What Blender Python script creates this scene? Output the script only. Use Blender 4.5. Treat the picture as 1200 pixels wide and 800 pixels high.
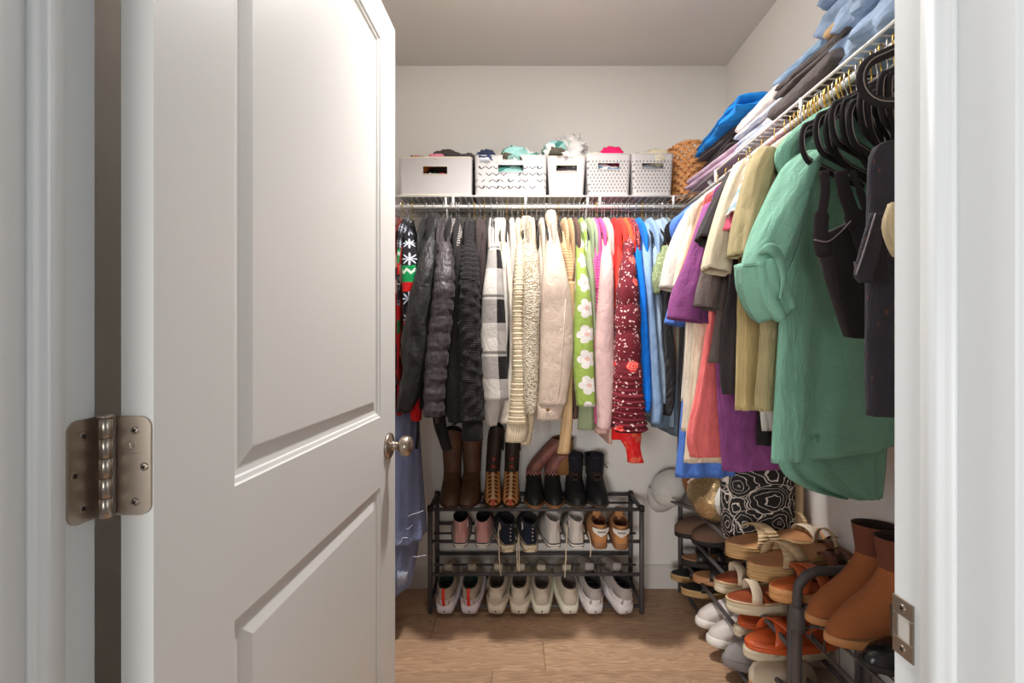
import bpy, math, random
from mathutils import Vector, Matrix, noise
R = math.radians; PI = math.pi
V = Vector
# ---------------------------------------------------------------- clear, camera, world, lamps, exposure
for o in list(bpy.data.objects): bpy.data.objects.remove(o)
scn = bpy.context.scene
col = scn.collection
F = 555.0; CZ = 1.17                       # focal length in pixels of the 1200x800 frame, eye height
cam = bpy.data.cameras.new('camera'); cam.sensor_width = 36; cam.lens = 36*F/1200; cam.clip_start = .02
camo = bpy.data.objects.new('camera', cam); col.objects.link(camo)
camo.location = (0, 0, CZ); camo.rotation_euler = (R(90), 0, 0)
scn.camera = camo
world = bpy.data.worlds.new('world'); scn.world = world; world.use_nodes = True
world.node_tree.nodes['Background'].inputs[0].default_value = (.90, .96, 1.0, 1)
world.node_tree.nodes['Background'].inputs[1].default_value = .12
def lamp(name, kind, loc, rot, energy, color, size):
    l = bpy.data.lights.new(name, kind); l.energy = energy; l.color = color
    if kind == 'AREA': l.shape = 'DISK'; l.size = size
    else: l.shadow_soft_size = size
    o = bpy.data.objects.new(name, l); col.objects.link(o); o.location = loc; o.rotation_euler = rot
    return o
sp_ = lamp('closet_downlight', 'SPOT', (.13, 1.42, 2.465), (0, 0, 0), 100, (1, .965, .935), .05)
sp_.data.spot_size = R(116); sp_.data.spot_blend = .8
lamp('closet_fill', 'POINT', (.06, 1.10, 2.25), (0, 0, 0), 7, (1, .965, .935), .16)  # soft fill light without a fixture, added to lift walls and ceiling
lamp('bedroom_fill', 'AREA', (-2.4, -6, 1.35), (R(88), 0, R(-19)), 150, (1, .98, .96), 1.8)  # added raking fill through the doorway, brightens the lower closet
lamp('bedroom_far_fill', 'AREA', (-.1, -6, 1.35), (R(88), 0, 0), 50, (1, .98, .96), 1.8)  # weaker added fill, aimed straight through the doorway
lamp('bedroom_left_fill', 'AREA', (-2.3, -1.0, 1.4), (R(90), 0, R(-60)), 18, (.97, .98, 1), 1.0)  # added fill for the right jamb and the clothes near it
lamp('bedroom_side_fill', 'AREA', (2.3, -.75, 1.4), (R(90), 0, R(68)), 6, (.93, .96, 1), 1.2)  # faint added fill from the right for the left jamb
scn.view_settings.view_transform = 'Standard'; scn.view_settings.look = 'None'
scn.view_settings.gamma = 1; scn.view_settings.use_curve_mapping = False
scn.view_settings.exposure = .52

# ---------------------------------------------------------------- helpers: nodes and materials
def c(r, g, b):
    f = lambda x: (x/255/12.92 if x/255 <= .04045 else ((x/255+.055)/1.055)**2.4)
    return (f(r), f(g), f(b), 1)
class NT:
    def __init__(s, name):
        s.m = bpy.data.materials.new(name); s.m.use_nodes = True; s.t = s.m.node_tree
        s.b = s.t.nodes['Principled BSDF']
    def put(s, sock, v):
        if isinstance(v, bpy.types.NodeSocket): s.t.links.new(v, sock)
        elif v is not None:
            try: sock.default_value = v
            except Exception: sock.default_value = tuple(v)[:len(sock.default_value)]
    def n(s, typ, ins=None, out=0, **props):
        nd = s.t.nodes.new(typ)
        for k, v in props.items(): setattr(nd, k, v)
        for k, v in (ins or {}).items(): s.put(nd.inputs[k], v)
        return nd.outputs[out]
    def m1(s, op, a, b=0.0, cl=False): return s.n('ShaderNodeMath', {0: a, 1: b}, operation=op, use_clamp=cl)
    def vm(s, op, a, b=(0, 0, 0), out=0): return s.n('ShaderNodeVectorMath', {0: a, 1: b}, out, operation=op)
    def mix(s, f, a, b, mode='MIX'):
        nd = s.t.nodes.new('ShaderNodeMix'); nd.data_type = 'RGBA'; nd.blend_type = mode
        s.put(nd.inputs[0], f); s.put(nd.inputs[6], a); s.put(nd.inputs[7], b); return nd.outputs[2]
    def step(s, x, lo, hi): return s.n('ShaderNodeMapRange', {0: x, 1: lo, 2: hi, 3: 0.0, 4: 1.0})
    def uv(s): return s.n('ShaderNodeUVMap')
    def obj(s): return s.n('ShaderNodeTexCoord', None, 3)
    def sc(s, v, k): return s.n('ShaderNodeMapping', {0: v, 3: k if not isinstance(k, (int, float)) else (k, k, k)})
    def xyz(s, v):
        nd = s.t.nodes.new('ShaderNodeSeparateXYZ'); s.t.links.new(v, nd.inputs[0]); return nd.outputs
    def noise(s, v, scale, detail=3, out=0, rough=.5): return s.n('ShaderNodeTexNoise', {0: v, 2: scale, 3: detail, 4: rough}, out)
    def vor(s, v, scale, out=0, feature='F1', rnd=1.0):
        nd = s.t.nodes.new('ShaderNodeTexVoronoi'); nd.feature = feature; s.put(nd.inputs[0], v); nd.inputs['Scale'].default_value = scale
        nd.inputs['Randomness'].default_value = rnd
        return nd.outputs[out]
    def bump(s, h, strength=.3, dist=.002):
        lk = s.b.inputs['Normal'].links; ins = {'Height': h, 'Strength': strength, 'Distance': dist}
        if lk: ins['Normal'] = lk[0].from_socket
        s.t.links.new(s.n('ShaderNodeBump', ins), s.b.inputs['Normal'])
MATS = {}
def mat(name, rgb, rough=.6, metal=0, var=0, vscale=6, bump=0, bscale=300, bdist=.001, coat=0, emit=0):
    if name in MATS: return MATS[name]
    t = NT(name); b = t.b; base = c(*rgb)
    if var:
        f = t.noise(t.obj(), vscale, 4)
        t.put(b.inputs['Base Color'], t.mix(f, tuple(x*(1-var) for x in base[:3])+(1,), tuple(min(1, x*(1+var)) for x in base[:3])+(1,)))
    else: b.inputs['Base Color'].default_value = base
    b.inputs['Roughness'].default_value = rough; b.inputs['Metallic'].default_value = metal
    if coat: b.inputs['Coat Weight'].default_value = coat
    if bump: t.bump(t.noise(t.obj(), bscale, 3), bump, bdist)
    if emit: b.inputs['Emission Color'].default_value = base; b.inputs['Emission Strength'].default_value = emit
    MATS[name] = t.m; return t.m
def fabric(name, rgb, weave='plain', rough=.92, var=.12, colour=None, sheen=.05, spec=.2):
    """cloth: colour (or a colour callback), soft mottling and weave relief in UV metres"""
    if name in MATS: return MATS[name]
    t = NT(name); b = t.b; uv = t.uv(); base = c(*rgb)
    cc = colour(t, uv) if colour else base
    cc = t.mix(1.0, cc, (.80, .80, .80, 1) if sum(base[:3]) > .9 else (1.08, 1.08, 1.08, 1), 'MULTIPLY')
    if weave == 'denim': cc = t.mix(t.m1('MULTIPLY', t.noise(t.sc(uv, (800, 160, 1)), 1, 2), .5), cc, (.62, .68, .78, 1))
    f = t.noise(uv, 16, 4)
    k = t.n('ShaderNodeMapRange', {0: f, 1: .25, 2: .75, 3: 1-var, 4: 1+var})
    cc = t.mix(1.0, cc, k, 'MULTIPLY')
    t.put(b.inputs['Base Color'], cc)
    b.inputs['Roughness'].default_value = rough; b.inputs['Sheen Weight'].default_value = sheen
    b.inputs['Specular IOR Level'].default_value = spec
    X, Y = t.xyz(uv)[0], t.xyz(uv)[1]
    if weave in ('plain', 'crinkle', 'slick', 'denim', 'fleece'):      # soft creases
        q = t.vm('ADD', uv, t.vm('MULTIPLY', t.vm('SUBTRACT', t.noise(uv, 9, 2, 1), (.5, .5, .5)), (.06, .06, 0)))
        rid = t.m1('ABSOLUTE', t.m1('SUBTRACT', t.noise(t.sc(q, (26, 10, 1)), 1, 2), .5))
        t.bump(t.m1('ADD', t.m1('POWER', rid, .6), t.m1('MULTIPLY', t.noise(t.sc(uv, (40, 24, 1)), 1, 3), .5)), .38 if weave != 'slick' else .6, .012)
    sn = lambda v, w: t.m1('SINE', t.m1('MULTIPLY', v, 2*PI/w))
    if weave == 'plain': t.bump(t.noise(uv, 500, 2), .25, .0008)
    elif weave == 'crinkle': t.bump(t.noise(t.sc(uv, (60, 260, 1)), 1, 4), .5, .003)
    elif weave == 'ribv': t.bump(sn(X, .006), .6, .002)
    elif weave == 'ribh': t.bump(sn(Y, .009), .35, .0025)
    elif weave == 'knit': t.bump(t.m1('ADD', t.m1('ABSOLUTE', sn(X, .009)), t.m1('MULTIPLY', sn(Y, .006), .6)), .6, .002)
    elif weave == 'boucle': t.bump(t.vor(uv, 190), .9, .006)
    elif weave == 'fleece': t.bump(t.noise(uv, 220, 4), .6, .003)
    elif weave == 'denim': t.bump(sn(t.m1('ADD', X, Y), .0022), .3, .0006)
    elif weave == 'slick': t.bump(t.noise(t.sc(uv, (30, 60, 1)), 1, 4), .35, .006)
    MATS[name] = t.m; return t.m

# ---------------------------------------------------------------- helpers: objects
def tag(o, label=None, cat=None, group=None, kind=None):
    if label: o['label'] = label
    if cat: o['category'] = cat
    if group: o['group'] = group
    if kind: o['kind'] = kind
    return o
def thing(name, label, cat, loc=(0, 0, 0), rot=(0, 0, 0), group=None):
    o = bpy.data.objects.new(name, None); col.objects.link(o); o.location = loc; o.rotation_euler = rot
    o.empty_display_size = .03
    return tag(o, label, cat, group)
def mk(name, verts, faces, m, parent=None, smooth=True, uvs=None, world=False, idx=None):
    """one mesh object; world=True: the vertices are world points, the parent only moved (not turned)"""
    off = V((0, 0, 0))
    p = parent
    if world:
        while p is not None: off += p.location; p = p.parent
    me = bpy.data.meshes.new(name)
    me.from_pydata([tuple(V(v)-off) for v in verts], [], faces)
    ms = m if isinstance(m, (list, tuple)) else [m]
    for x in ms: me.materials.append(x)
    if smooth: me.polygons.foreach_set('use_smooth', [True]*len(me.polygons))
    if idx: me.polygons.foreach_set('material_index', idx)
    if uvs:
        lay = me.uv_layers.new(name='UVMap'); k = 0
        for f in uvs:
            for q in f: lay.data[k].uv = q; k += 1
    me.update()
    o = bpy.data.objects.new(name, me); col.objects.link(o)
    if parent is not None: o.parent = parent
    return o
def dup(o, parent=None, loc=None, rot=None, label=None, group=None):
    q = o.copy(); col.objects.link(q); q.parent = parent
    if loc is not None: q.location = loc
    if rot is not None: q.rotation_euler = rot
    if label: q['label'] = label
    if group: q['group'] = group
    for ch in list(o.children): dup(ch, q)
    return q
class B:
    """collects simple shapes into one mesh"""
    def __init__(s): s.v = []; s.f = []; s.i = []
    def add(s, v, f, i=0):
        k = len(s.v); s.v += [V(x) for x in v]; s.f += [tuple(q+k for q in x) for x in f]; s.i += [i]*len(f); return s
    def box(s, a, b, i=0, M=None):
        x0, y0, z0 = a; x1, y1, z1 = b
        v = [V(p) for p in ((x0,y0,z0),(x1,y0,z0),(x1,y1,z0),(x0,y1,z0),(x0,y0,z1),(x1,y0,z1),(x1,y1,z1),(x0,y1,z1))]
        if M is not None: v = [M @ p for p in v]
        return s.add(v, [(0,3,2,1),(4,5,6,7),(0,1,5,4),(1,2,6,5),(2,3,7,6),(3,0,4,7)], i)
    def bbox(s, a, b, r=.002, i=0):
        """box with chamfered edges"""
        x0, y0, z0 = a; x1, y1, z1 = b; v = []; f = []
        xs, ys, zs = (x0, x1), (y0, y1), (z0, z1); ix = {}
        for i1 in (0, 1):
            for j in (0, 1):
                for k in (0, 1):
                    p = V((xs[i1], ys[j], zs[k])); d = V((r if i1 == 0 else -r, r if j == 0 else -r, r if k == 0 else -r))
                    for ax in range(3):
                        q = p.copy()
                        for a2 in range(3):
                            if a2 != ax: q[a2] += d[a2]
                        ix[(i1, j, k, ax)] = len(v); v.append(q)
        def quad(a, b_, c_, d): f.append((a, b_, c_, d))
        for s_ in (0, 1):
            q = [ix[(s_, 0, 0, 0)], ix[(s_, 1, 0, 0)], ix[(s_, 1, 1, 0)], ix[(s_, 0, 1, 0)]]; f.append(tuple(q if s_ else q[::-1]))
            q = [ix[(0, s_, 0, 1)], ix[(0, s_, 1, 1)], ix[(1, s_, 1, 1)], ix[(1, s_, 0, 1)]]; f.append(tuple(q if s_ else q[::-1]))
            q = [ix[(0, 0, s_, 2)], ix[(1, 0, s_, 2)], ix[(1, 1, s_, 2)], ix[(0, 1, s_, 2)]]; f.append(tuple(q if s_ else q[::-1]))
        for a_ in (0, 1):
            for b_ in (0, 1):
                f.append((ix[(0, a_, b_, 1)], ix[(1, a_, b_, 1)], ix[(1, a_, b_, 2)], ix[(0, a_, b_, 2)]) if a_ == b_ else (ix[(0, a_, b_, 2)], ix[(1, a_, b_, 2)], ix[(1, a_, b_, 1)], ix[(0, a_, b_, 1)]))
                f.append((ix[(a_, 0, b_, 2)], ix[(a_, 1, b_, 2)], ix[(a_, 1, b_, 0)], ix[(a_, 0, b_, 0)]) if a_ == b_ else (ix[(a_, 0, b_, 0)], ix[(a_, 1, b_, 0)], ix[(a_, 1, b_, 2)], ix[(a_, 0, b_, 2)]))
                f.append((ix[(a_, b_, 0, 0)], ix[(a_, b_, 1, 0)], ix[(a_, b_, 1, 1)], ix[(a_, b_, 0, 1)]) if a_ == b_ else (ix[(a_, b_, 0, 1)], ix[(a_, b_, 1, 1)], ix[(a_, b_, 1, 0)], ix[(a_, b_, 0, 0)]))
        for i1 in (0, 1):
            for j in (0, 1):
                for k in (0, 1):
                    q = [ix[(i1, j, k, 0)], ix[(i1, j, k, 1)], ix[(i1, j, k, 2)]]
                    f.append(tuple(q if (i1+j+k) % 2 == 1 else q[::-1]))
        return s.add(v, f, i)
    def tube(s, pts, r, n=8, closed=False, i=0, flat=None, cap=True):
        """round tube along points; flat=(normal vector, factor) squashes it along a direction"""
        pts = [V(p) for p in pts]; N = len(pts); v = []; f = []; up = None
        for k, p in enumerate(pts):
            a = pts[(k-1) % N] if (closed or k > 0) else p; b = pts[(k+1) % N] if (closed or k < N-1) else p
            d = (b-a); d = d.normalized() if d.length > 1e-9 else V((0, 0, 1))
            if up is None: up = d.orthogonal().normalized()
            up = (up - d*up.dot(d)); up = up.normalized() if up.length > 1e-6 else d.orthogonal().normalized()
            w = d.cross(up); rr = r[k] if isinstance(r, (list, tuple)) else r
            for q in range(n):
                an = 2*PI*q/n; off = (up*math.cos(an)+w*math.sin(an))*rr
                if flat: off -= flat[0]*off.dot(flat[0])*(1-flat[1])
                v.append(p+off)
        for k in range(N if closed else N-1):
            for q in range(n):
                a = k*n; b = ((k+1) % N)*n; f.append((a+q, a+(q+1) % n, b+(q+1) % n, b+q))
        if cap and not closed: f.append(tuple(range(n))[::-1]); f.append(tuple((N-1)*n+q for q in range(n)))
        return s.add(v, f, i)
    def lathe(s, prof, M=None, n=24, i=0):
        """profile of (radius, height) turned about local z"""
        v = []; f = []
        for r_, h in prof:
            for q in range(n): a = 2*PI*q/n; v.append(V((r_*math.cos(a), r_*math.sin(a), h)))
        for k in range(len(prof)-1):
            for q in range(n): f.append((k*n+q, k*n+(q+1) % n, (k+1)*n+(q+1) % n, (k+1)*n+q))
        f.append(tuple(range(n))[::-1]); f.append(tuple((len(prof)-1)*n+q for q in range(n)))
        if M is not None: v = [M @ p for p in v]
        return s.add(v, f, i)
    def rings(s, rs, cap0=False, cap1=False, i=0):
        n = len(rs[0]); v = [p for r_ in rs for p in r_]; f = []
        for k in range(len(rs)-1):
            for q in range(n): f.append((k*n+q, k*n+(q+1) % n, (k+1)*n+(q+1) % n, (k+1)*n+q))
        if cap0: f.append(tuple(range(n))[::-1])
        if cap1: f.append(tuple((len(rs)-1)*n+q for q in range(n)))
        return s.add(v, f, i)
    def build(s, name, m, parent=None, smooth=True, world=False):
        o = mk(name, s.v, s.f, m, parent, smooth, None, world, s.i)
        return o
def cr(p, t):
    """Catmull-Rom through a list of vectors/floats, t in 0..len-1"""
    k = min(int(t), len(p)-2); u = t-k
    p1, p2 = p[k], p[k+1]; p0 = p[k-1] if k > 0 else p1*2-p2; p3 = p[k+2] if k+2 < len(p) else p2*2-p1
    return (p1*2 + (p2-p0)*u + (p0*2-p1*5+p2*4-p3)*u*u + (p1*3-p0-p2*3+p3)*u*u*u)*.5
def smooth_path(p, n=6):
    p = [V(x) for x in p]; return [cr(p, k/n) for k in range((len(p)-1)*n+1)]
def W(px, py, Y): return V(((px-600)*Y/F, Y, CZ+(400-py)*Y/F))
def loft(name, rows, m, parent=None, na=28, step=.012, ex=2.3, disp=None, wr=.004, seed=0, cap=True, hem=True, fold=5, fv=3.0, world=True, thin=.86):
    """closed cloth surface through rows of (centre, half-width vector, half-depth vector); folds run down its length"""
    C = [V(r_[0]) for r_ in rows]; A = [V(r_[1]) for r_ in rows]; D = [V(r_[2]) for r_ in rows]
    L = [0]
    for k in range(1, len(C)): L.append(L[-1]+(C[k]-C[k-1]).length)
    nr = max(len(rows)*2, int(L[-1]/step)+2); v = []; f = []; uv = []; vs = []
    per = 2*PI*math.sqrt((A[len(A)//2].length**2+D[len(D)//2].length**2)/2)
    def ring(Cc, Aa, Dd, t, ln, k=1.0, amp=1.0):
        out = []
        for q in range(na):
            a = 2*PI*q/na + PI/2; ca, sa = math.cos(a), math.sin(a)
            x = math.copysign(abs(ca)**(2/ex), ca); y = math.copysign(abs(sa)**(2/ex), sa)
            off = Aa*x + Dd*y
            nn = (Aa*ca/max(Aa.length_squared, 1e-8)**.5 + Dd*sa/max(Dd.length_squared, 1e-8)**.5)
            w = wr*(.35+.65*t)*(noise.noise(V((ca*fold*.35+seed*7.3, sa*fold*.35+seed*3.1, ln*fv)))*1.6 + .6*noise.noise(V((ca*fold*.9+seed, sa*fold*.9, ln*fv*2.6+seed))))
            if disp: w += disp(q/na, ln, t)
            out.append(Cc + off*k + nn*w*amp)
        return out
    rs = []
    for j in range(nr):
        t = j/(nr-1); s_ = t*L[-1]; k = 0
        while k < len(L)-2 and L[k+1] < s_: k += 1
        tt = k+(s_-L[k])/max(L[k+1]-L[k], 1e-9)
        rs.append((ring(cr(C, tt), cr(A, tt), cr(D, tt), t, s_), s_))
        last = (cr(C, tt), cr(A, tt), cr(D, tt))
    if hem:
        d = (C[-1]-C[-2]).normalized(); Cc, Aa, Dd = last
        rs.append((ring(Cc, Aa, Dd, 1, L[-1], thin), L[-1]+.004))
        rs.append((ring(Cc-d*min(.05, L[-1]*.3), Aa, Dd, 1, L[-1], thin*.94, .7), L[-1]+.05))
    for r_, s_ in rs: v += r_; vs.append(s_)
    for j in range(len(rs)-1):
        for q in range(na):
            q2 = (q+1) % na
            f.append((j*na+q, (j+1)*na+q, (j+1)*na+q2, j*na+q2))
            u0, u1 = q/na*per, (q+1)/na*per
            uv.append(((u0, -vs[j]), (u0, -vs[j+1]), (u1, -vs[j+1]), (u1, -vs[j])))
    if cap:
        f.append(tuple(range(na))); uv.append(tuple((0, 0) for _ in range(na)))
        k = (len(rs)-1)*na; f.append(tuple(k+q for q in range(na))[::-1]); uv.append(tuple((0, -L[-1]) for _ in range(na)))
    return mk(name, v, f, m, parent, True, uv, world)
def text_mesh(name, s, size, M, m, parent, depth=.0004):
    cu = bpy.data.curves.new('lettering', 'FONT'); cu.body = s; cu.size = size; cu.align_x = 'CENTER'; cu.align_y = 'CENTER'; cu.extrude = depth
    t = bpy.data.objects.new('lettering', cu); col.objects.link(t)
    me = bpy.data.meshes.new_from_object(t.evaluated_get(bpy.context.evaluated_depsgraph_get()))
    bpy.data.objects.remove(t); bpy.data.curves.remove(cu)
    me.transform(M); me.materials.clear(); me.materials.append(m); me.name = name
    o = bpy.data.objects.new(name, me); col.objects.link(o); o.parent = parent
    return o
# ================================================================ THE ROOM
XL, XR, YF0, YF1, YB, ZC = -.62, 1.02, .361, .478, 2.256, 2.483
JL, JR, ZD = -.42, .385, 2.045           # doorway: left jamb face, right jamb face, head
wall_m = mat('wall_paint', (234, 230, 224), .85, bump=.12, bscale=260)
ceil_m = mat('ceiling_paint', (226, 221, 215), .9, bump=.15, bscale=200)
trim_m = mat('trim_paint', (223, 226, 226), .45, bump=.03, bscale=90)
door_m = mat('door_paint', (216, 216, 213), .42, bump=.05, bscale=400)
nickel = mat('satin_nickel', (176, 164, 152), .28, 1, var=.06, vscale=40)
nickel_d = mat('brushed_nickel', (186, 172, 158), .36, 1, var=.1, vscale=30)
dark_m = mat('dark_recess', (22, 20, 19), .9)
def struct(name, b, m, parent=None, smooth=False):
    o = b.build(name, m, parent, smooth)
    if parent is None: o['kind'] = 'structure'
    return o
struct('wall_back', B().box((XL-.1, YB, 0), (XR+.1, YB+.1, ZC)), wall_m)
struct('wall_right', B().box((XR, YF0, 0), (XR+.1, YB, ZC)), wall_m)
struct('wall_left', B().box((XL-.1, YF0, 0), (XL, YB, ZC)), wall_m)
struct('wall_front', B().box((XL, YF0, 0), (JL-.02, YF1, ZC)).box((JR+.02, YF0, 0), (XR, YF1, ZC)).box((JL-.02, YF0, ZD+.02), (JR+.02, YF1, ZC)), wall_m)
struct('ceiling', B().box((XL-.1, YF0, ZC), (XR+.1, YB+.1, ZC+.1)), ceil_m)
# floor: base with plank parts
def wood():
    t = NT('wood_plank'); o = t.obj(); info = t.n('ShaderNodeObjectInfo', None, 5)
    off = t.n('ShaderNodeCombineXYZ', {0: t.m1('MULTIPLY', info, 7.0), 1: t.m1('MULTIPLY', info, 31.0), 2: 0.0})
    p = t.vm('ADD', o, off)
    w = t.noise(t.sc(p, (1.2, 9, 1)), 1, 3)
    g = t.n('ShaderNodeTexWave', {0: t.vm('ADD', t.sc(p, (.9, 6.5, 1)), t.n('ShaderNodeCombineXYZ', {0: 0.0, 1: t.m1('MULTIPLY', w, 2.6), 2: 0.0})), 1: 4.0, 2: 2.0, 3: 2.0}, 0, bands_direction='Y')
    gr = t.noise(t.sc(p, (10, 260, 1)), 1, 4)
    cc = t.mix(w, c(188, 150, 118), c(222, 186, 154))
    cc = t.mix(t.m1('MULTIPLY', g, .45), cc, c(150, 112, 84))
    cc = t.mix(t.step(gr, .45, .8), cc, c(140, 106, 80))
    cc = t.mix(1.0, cc, t.n('ShaderNodeMapRange', {0: info, 3: .85, 4: 1.12}), 'MULTIPLY')
    t.put(t.b.inputs['Base Color'], cc); t.b.inputs['Roughness'].default_value = .5
    t.bump(gr, .15, .0008); return t.m
wood_m = wood()
fl = struct('floor', B().box((XL-.1, -.6, -.06), (XR+.1, YB+.1, -.006)), mat('floor_base', (40, 30, 24), .8))
PWD = .178; y = 1.684+PWD*4; row = 0; rnd = random.Random(3)
pl = {}
while y > -.5:
    x = XL-.1-[.55, .17, .8, .36][row % 4]
    while x < XR+.1:
        x0, x1 = max(x, XL-.1), min(x+1.2, XR+.1); y0, y1 = y-PWD, min(y, YB+.05)
        if x1-x0 > .02 and y1-y0 > .02:
            key = (round(x1-x0, 3), round(y1-y0, 3))
            if key not in pl:
                q = B().bbox((-(x1-x0)/2+.0006, -(y1-y0)/2+.0006, -.008), ((x1-x0)/2-.0006, (y1-y0)/2-.0006, 0), .0012).build('plank', wood_m, fl, False); pl[key] = q
            else: q = pl[key].copy(); col.objects.link(q)
            q.location = ((x0+x1)/2, (y0+y1)/2, 0)
        x += 1.2
    y -= PWD; row += 1
def base(name, p, q):          # baseboard with a stepped top, along p -> q, room on the left of the direction
    p, q = V(p), V(q); d = (q-p).normalized(); nrm = V((-d.y, d.x, 0)); b = B()
    pr = [(0, 0), (.014, 0), (.014, .085), (.011, .094), (.011, .1), (.006, .108), (0, .11)]
    v = [e+nrm*a+V((0, 0, h)) for e in (p, q) for a, h in pr]; n = len(pr)
    b.add(v, [(k, n+k, n+(k+1) % n, (k+1) % n) for k in range(n)]+[tuple(range(n)), tuple(range(n, 2*n))[::-1]])
    struct(name, b, mat('baseboard_paint', (216, 211, 206), .5))
base('baseboard_back', (XR, YB, 0), (XL, YB, 0)); base('baseboard_right', (XR, YF1, 0), (XR, YB-.015, 0)); base('baseboard_left', (XL, YB-.015, 0), (XL, YF1, 0))
# door frame: jamb boards with stop mouldings
def jamb(name, X, s):
    b = B().bbox((min(X, X-s*.02), YF0, 0), (max(X, X-s*.02), YF1, ZD), .0015)
    o = struct(name, b, trim_m)
    pr = [(0, .434), (.011, .434), (.011, .4195), (.0095, .417), (.0075, .4155), (.006, .413), (.005, .4105), (.0035, .409), (0, .408)]
    v = [(X+s*a, yy, z) for z in (0, ZD) for a, yy in pr]; n = len(pr)
    fs = [(k, n+k, n+(k+1) % n, (k+1) % n) for k in range(n)]+[tuple(range(n)), tuple(range(n, 2*n))[::-1]]
    B().add(v, [q if s > 0 else q[::-1] for q in fs]).build('door_stop', trim_m, o, True)
    cs = B()
    prc = [(0, 0), (.005, .012), (.018, .014), (.03, .012), (.05, .017), (.057, .012), (.057, 0)]   # casing towards the camera
    v = [(X-s*(a+.006), YF0-h, z) for z in (0, ZD+.06) for a, h in prc]; n = len(prc)
    cs.add(v, [(k, n+k, n+(k+1) % n, (k+1) % n) for k in range(n)]+[tuple(range(n)), tuple(range(n, 2*n))[::-1]]).build('casing', trim_m, o, False)
    return o
trl = jamb('trim_1', JL, 1); trr = jamb('trim_2', JR, -1)
struct('trim_3', B().bbox((JL-.02, YF0, ZD), (JR+.02, YF1, ZD+.02), .0015), trim_m)
# strike plate on the right jamb
def strike():
    x0 = JR-.0018; b = B(); z0, z1 = .86, .917; y0, y1 = .453, .4775
    b.bbox((x0, y0, z0), (JR+.0005, y1, .877), .0005).bbox((x0, y0, .9), (JR+.0005, y1, z1), .0005)
    b.bbox((x0, y0, .877), (JR+.0005, .457, .9), .0005).bbox((x0, .4715, .877), (JR+.0005, y1, .9), .0005)
    # lip that wraps over the edge of the jamb
    b.add([(x0, y1, .872), (x0+.001, .4815, .872), (x0+.005, .4835, .874), (x0, y1, .905), (x0+.001, .4815, .905), (x0+.005, .4835, .903)], [(0, 3, 4, 1), (1, 4, 5, 2), (0, 1, 4, 3), (1, 2, 5, 4)])
    o = b.build('strike_plate', nickel, trr, False)
    B().box((JR-.0006, .457, .877), (JR-.0001, .4715, .9)).build('latch_hole', mat('strike_recess', (196, 190, 182), .6), o, False)
    for z in (.8685, .9085): screw(o, V((x0-.0003, .4645, z)), V((-1, 0, 0)), .0038)
def screw(parent, p, nrm, r):
    M = Matrix.Translation(p) @ nrm.to_track_quat('Z', 'Y').to_matrix().to_4x4()
    b = B().lathe([(r, -.0004), (r, .0002), (r*.85, .0009), (0.0003, .0012)], M, 16)
    a = r*.62; w = r*.15
    b.box((-a, -w, .0009), (a, w, .00128), 1, M @ Matrix.Rotation(.5, 4, 'Z')).box((-w, -a, .0009), (w, a, .00128), 1, M @ Matrix.Rotation(.5, 4, 'Z'))
    return b.build('screw', [nickel, dark_m], parent, False)
strike()
# ---------------------------------------------------------------- door_1: open two-panel door, hinged on the left jamb
HX, HY = -.367, .485                       # near corner of the visible face
door = thing('door_1', None, None, (HX, HY, 0), (0, 0, -math.atan2(.0466, .813)))
door['kind'] = 'structure'
# local frame: x = thickness (face at 0, back at -.035), y = width, z up
DW, DT, ZT, ZB = .8143, .035, 2.022, .012
P0, P1 = .129, .695
PZ = [(.2, .808), (.982, 1.925)]
b = B()
for (a, z0), (q, z1) in [((0, ZB), (P0, ZT)), ((P1, ZB), (DW, ZT)), ((P0, ZB), (P1, PZ[0][0])), ((P0, PZ[0][1]), (P1, PZ[1][0])), ((P0, PZ[1][1]), (P1, ZT))]:
    for X, fl_ in ((0, 0), (-DT, 1)):
        f = (0, 1, 2, 3); b.add([(X, a, z0), (X, q, z0), (X, q, z1), (X, a, z1)], [f if not fl_ else f[::-1]])
b.add([(0, 0, ZB), (0, 0, ZT), (-DT, 0, ZT), (-DT, 0, ZB)], [(0, 1, 2, 3)])
b.add([(0, DW, ZB), (0, DW, ZT), (-DT, DW, ZT), (-DT, DW, ZB)], [(3, 2, 1, 0)])
b.add([(0, 0, ZT), (0, DW, ZT), (-DT, DW, ZT), (-DT, 0, ZT)], [(0, 1, 2, 3)]); b.add([(0, 0, ZB), (0, DW, ZB), (-DT, DW, ZB), (-DT, 0, ZB)], [(3, 2, 1, 0)])
b.build('door_slab', door_m, door, False)
for z0, z1 in PZ:
    b = B()
    for X, s in ((0, 1), (-DT, -1)):
        pr = [(0, 0), (.002, .003), (.008, .005), (.010, .008), (.017, .0095), (.020, .0095), (.024, .008), (.042, .0025), (.044, .0022)]
        rs = [[V((X-s*d, y_, z_)) for y_, z_ in ((P0+o_, z0+o_), (P1-o_, z0+o_), (P1-o_, z1-o_), (P0+o_, z1-o_))] for o_, d in pr]
        if s < 0: rs = [r_[::-1] for r_ in rs]
        b.rings(rs, False, True)
    b.build('door_panel', door_m, door, False)
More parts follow.
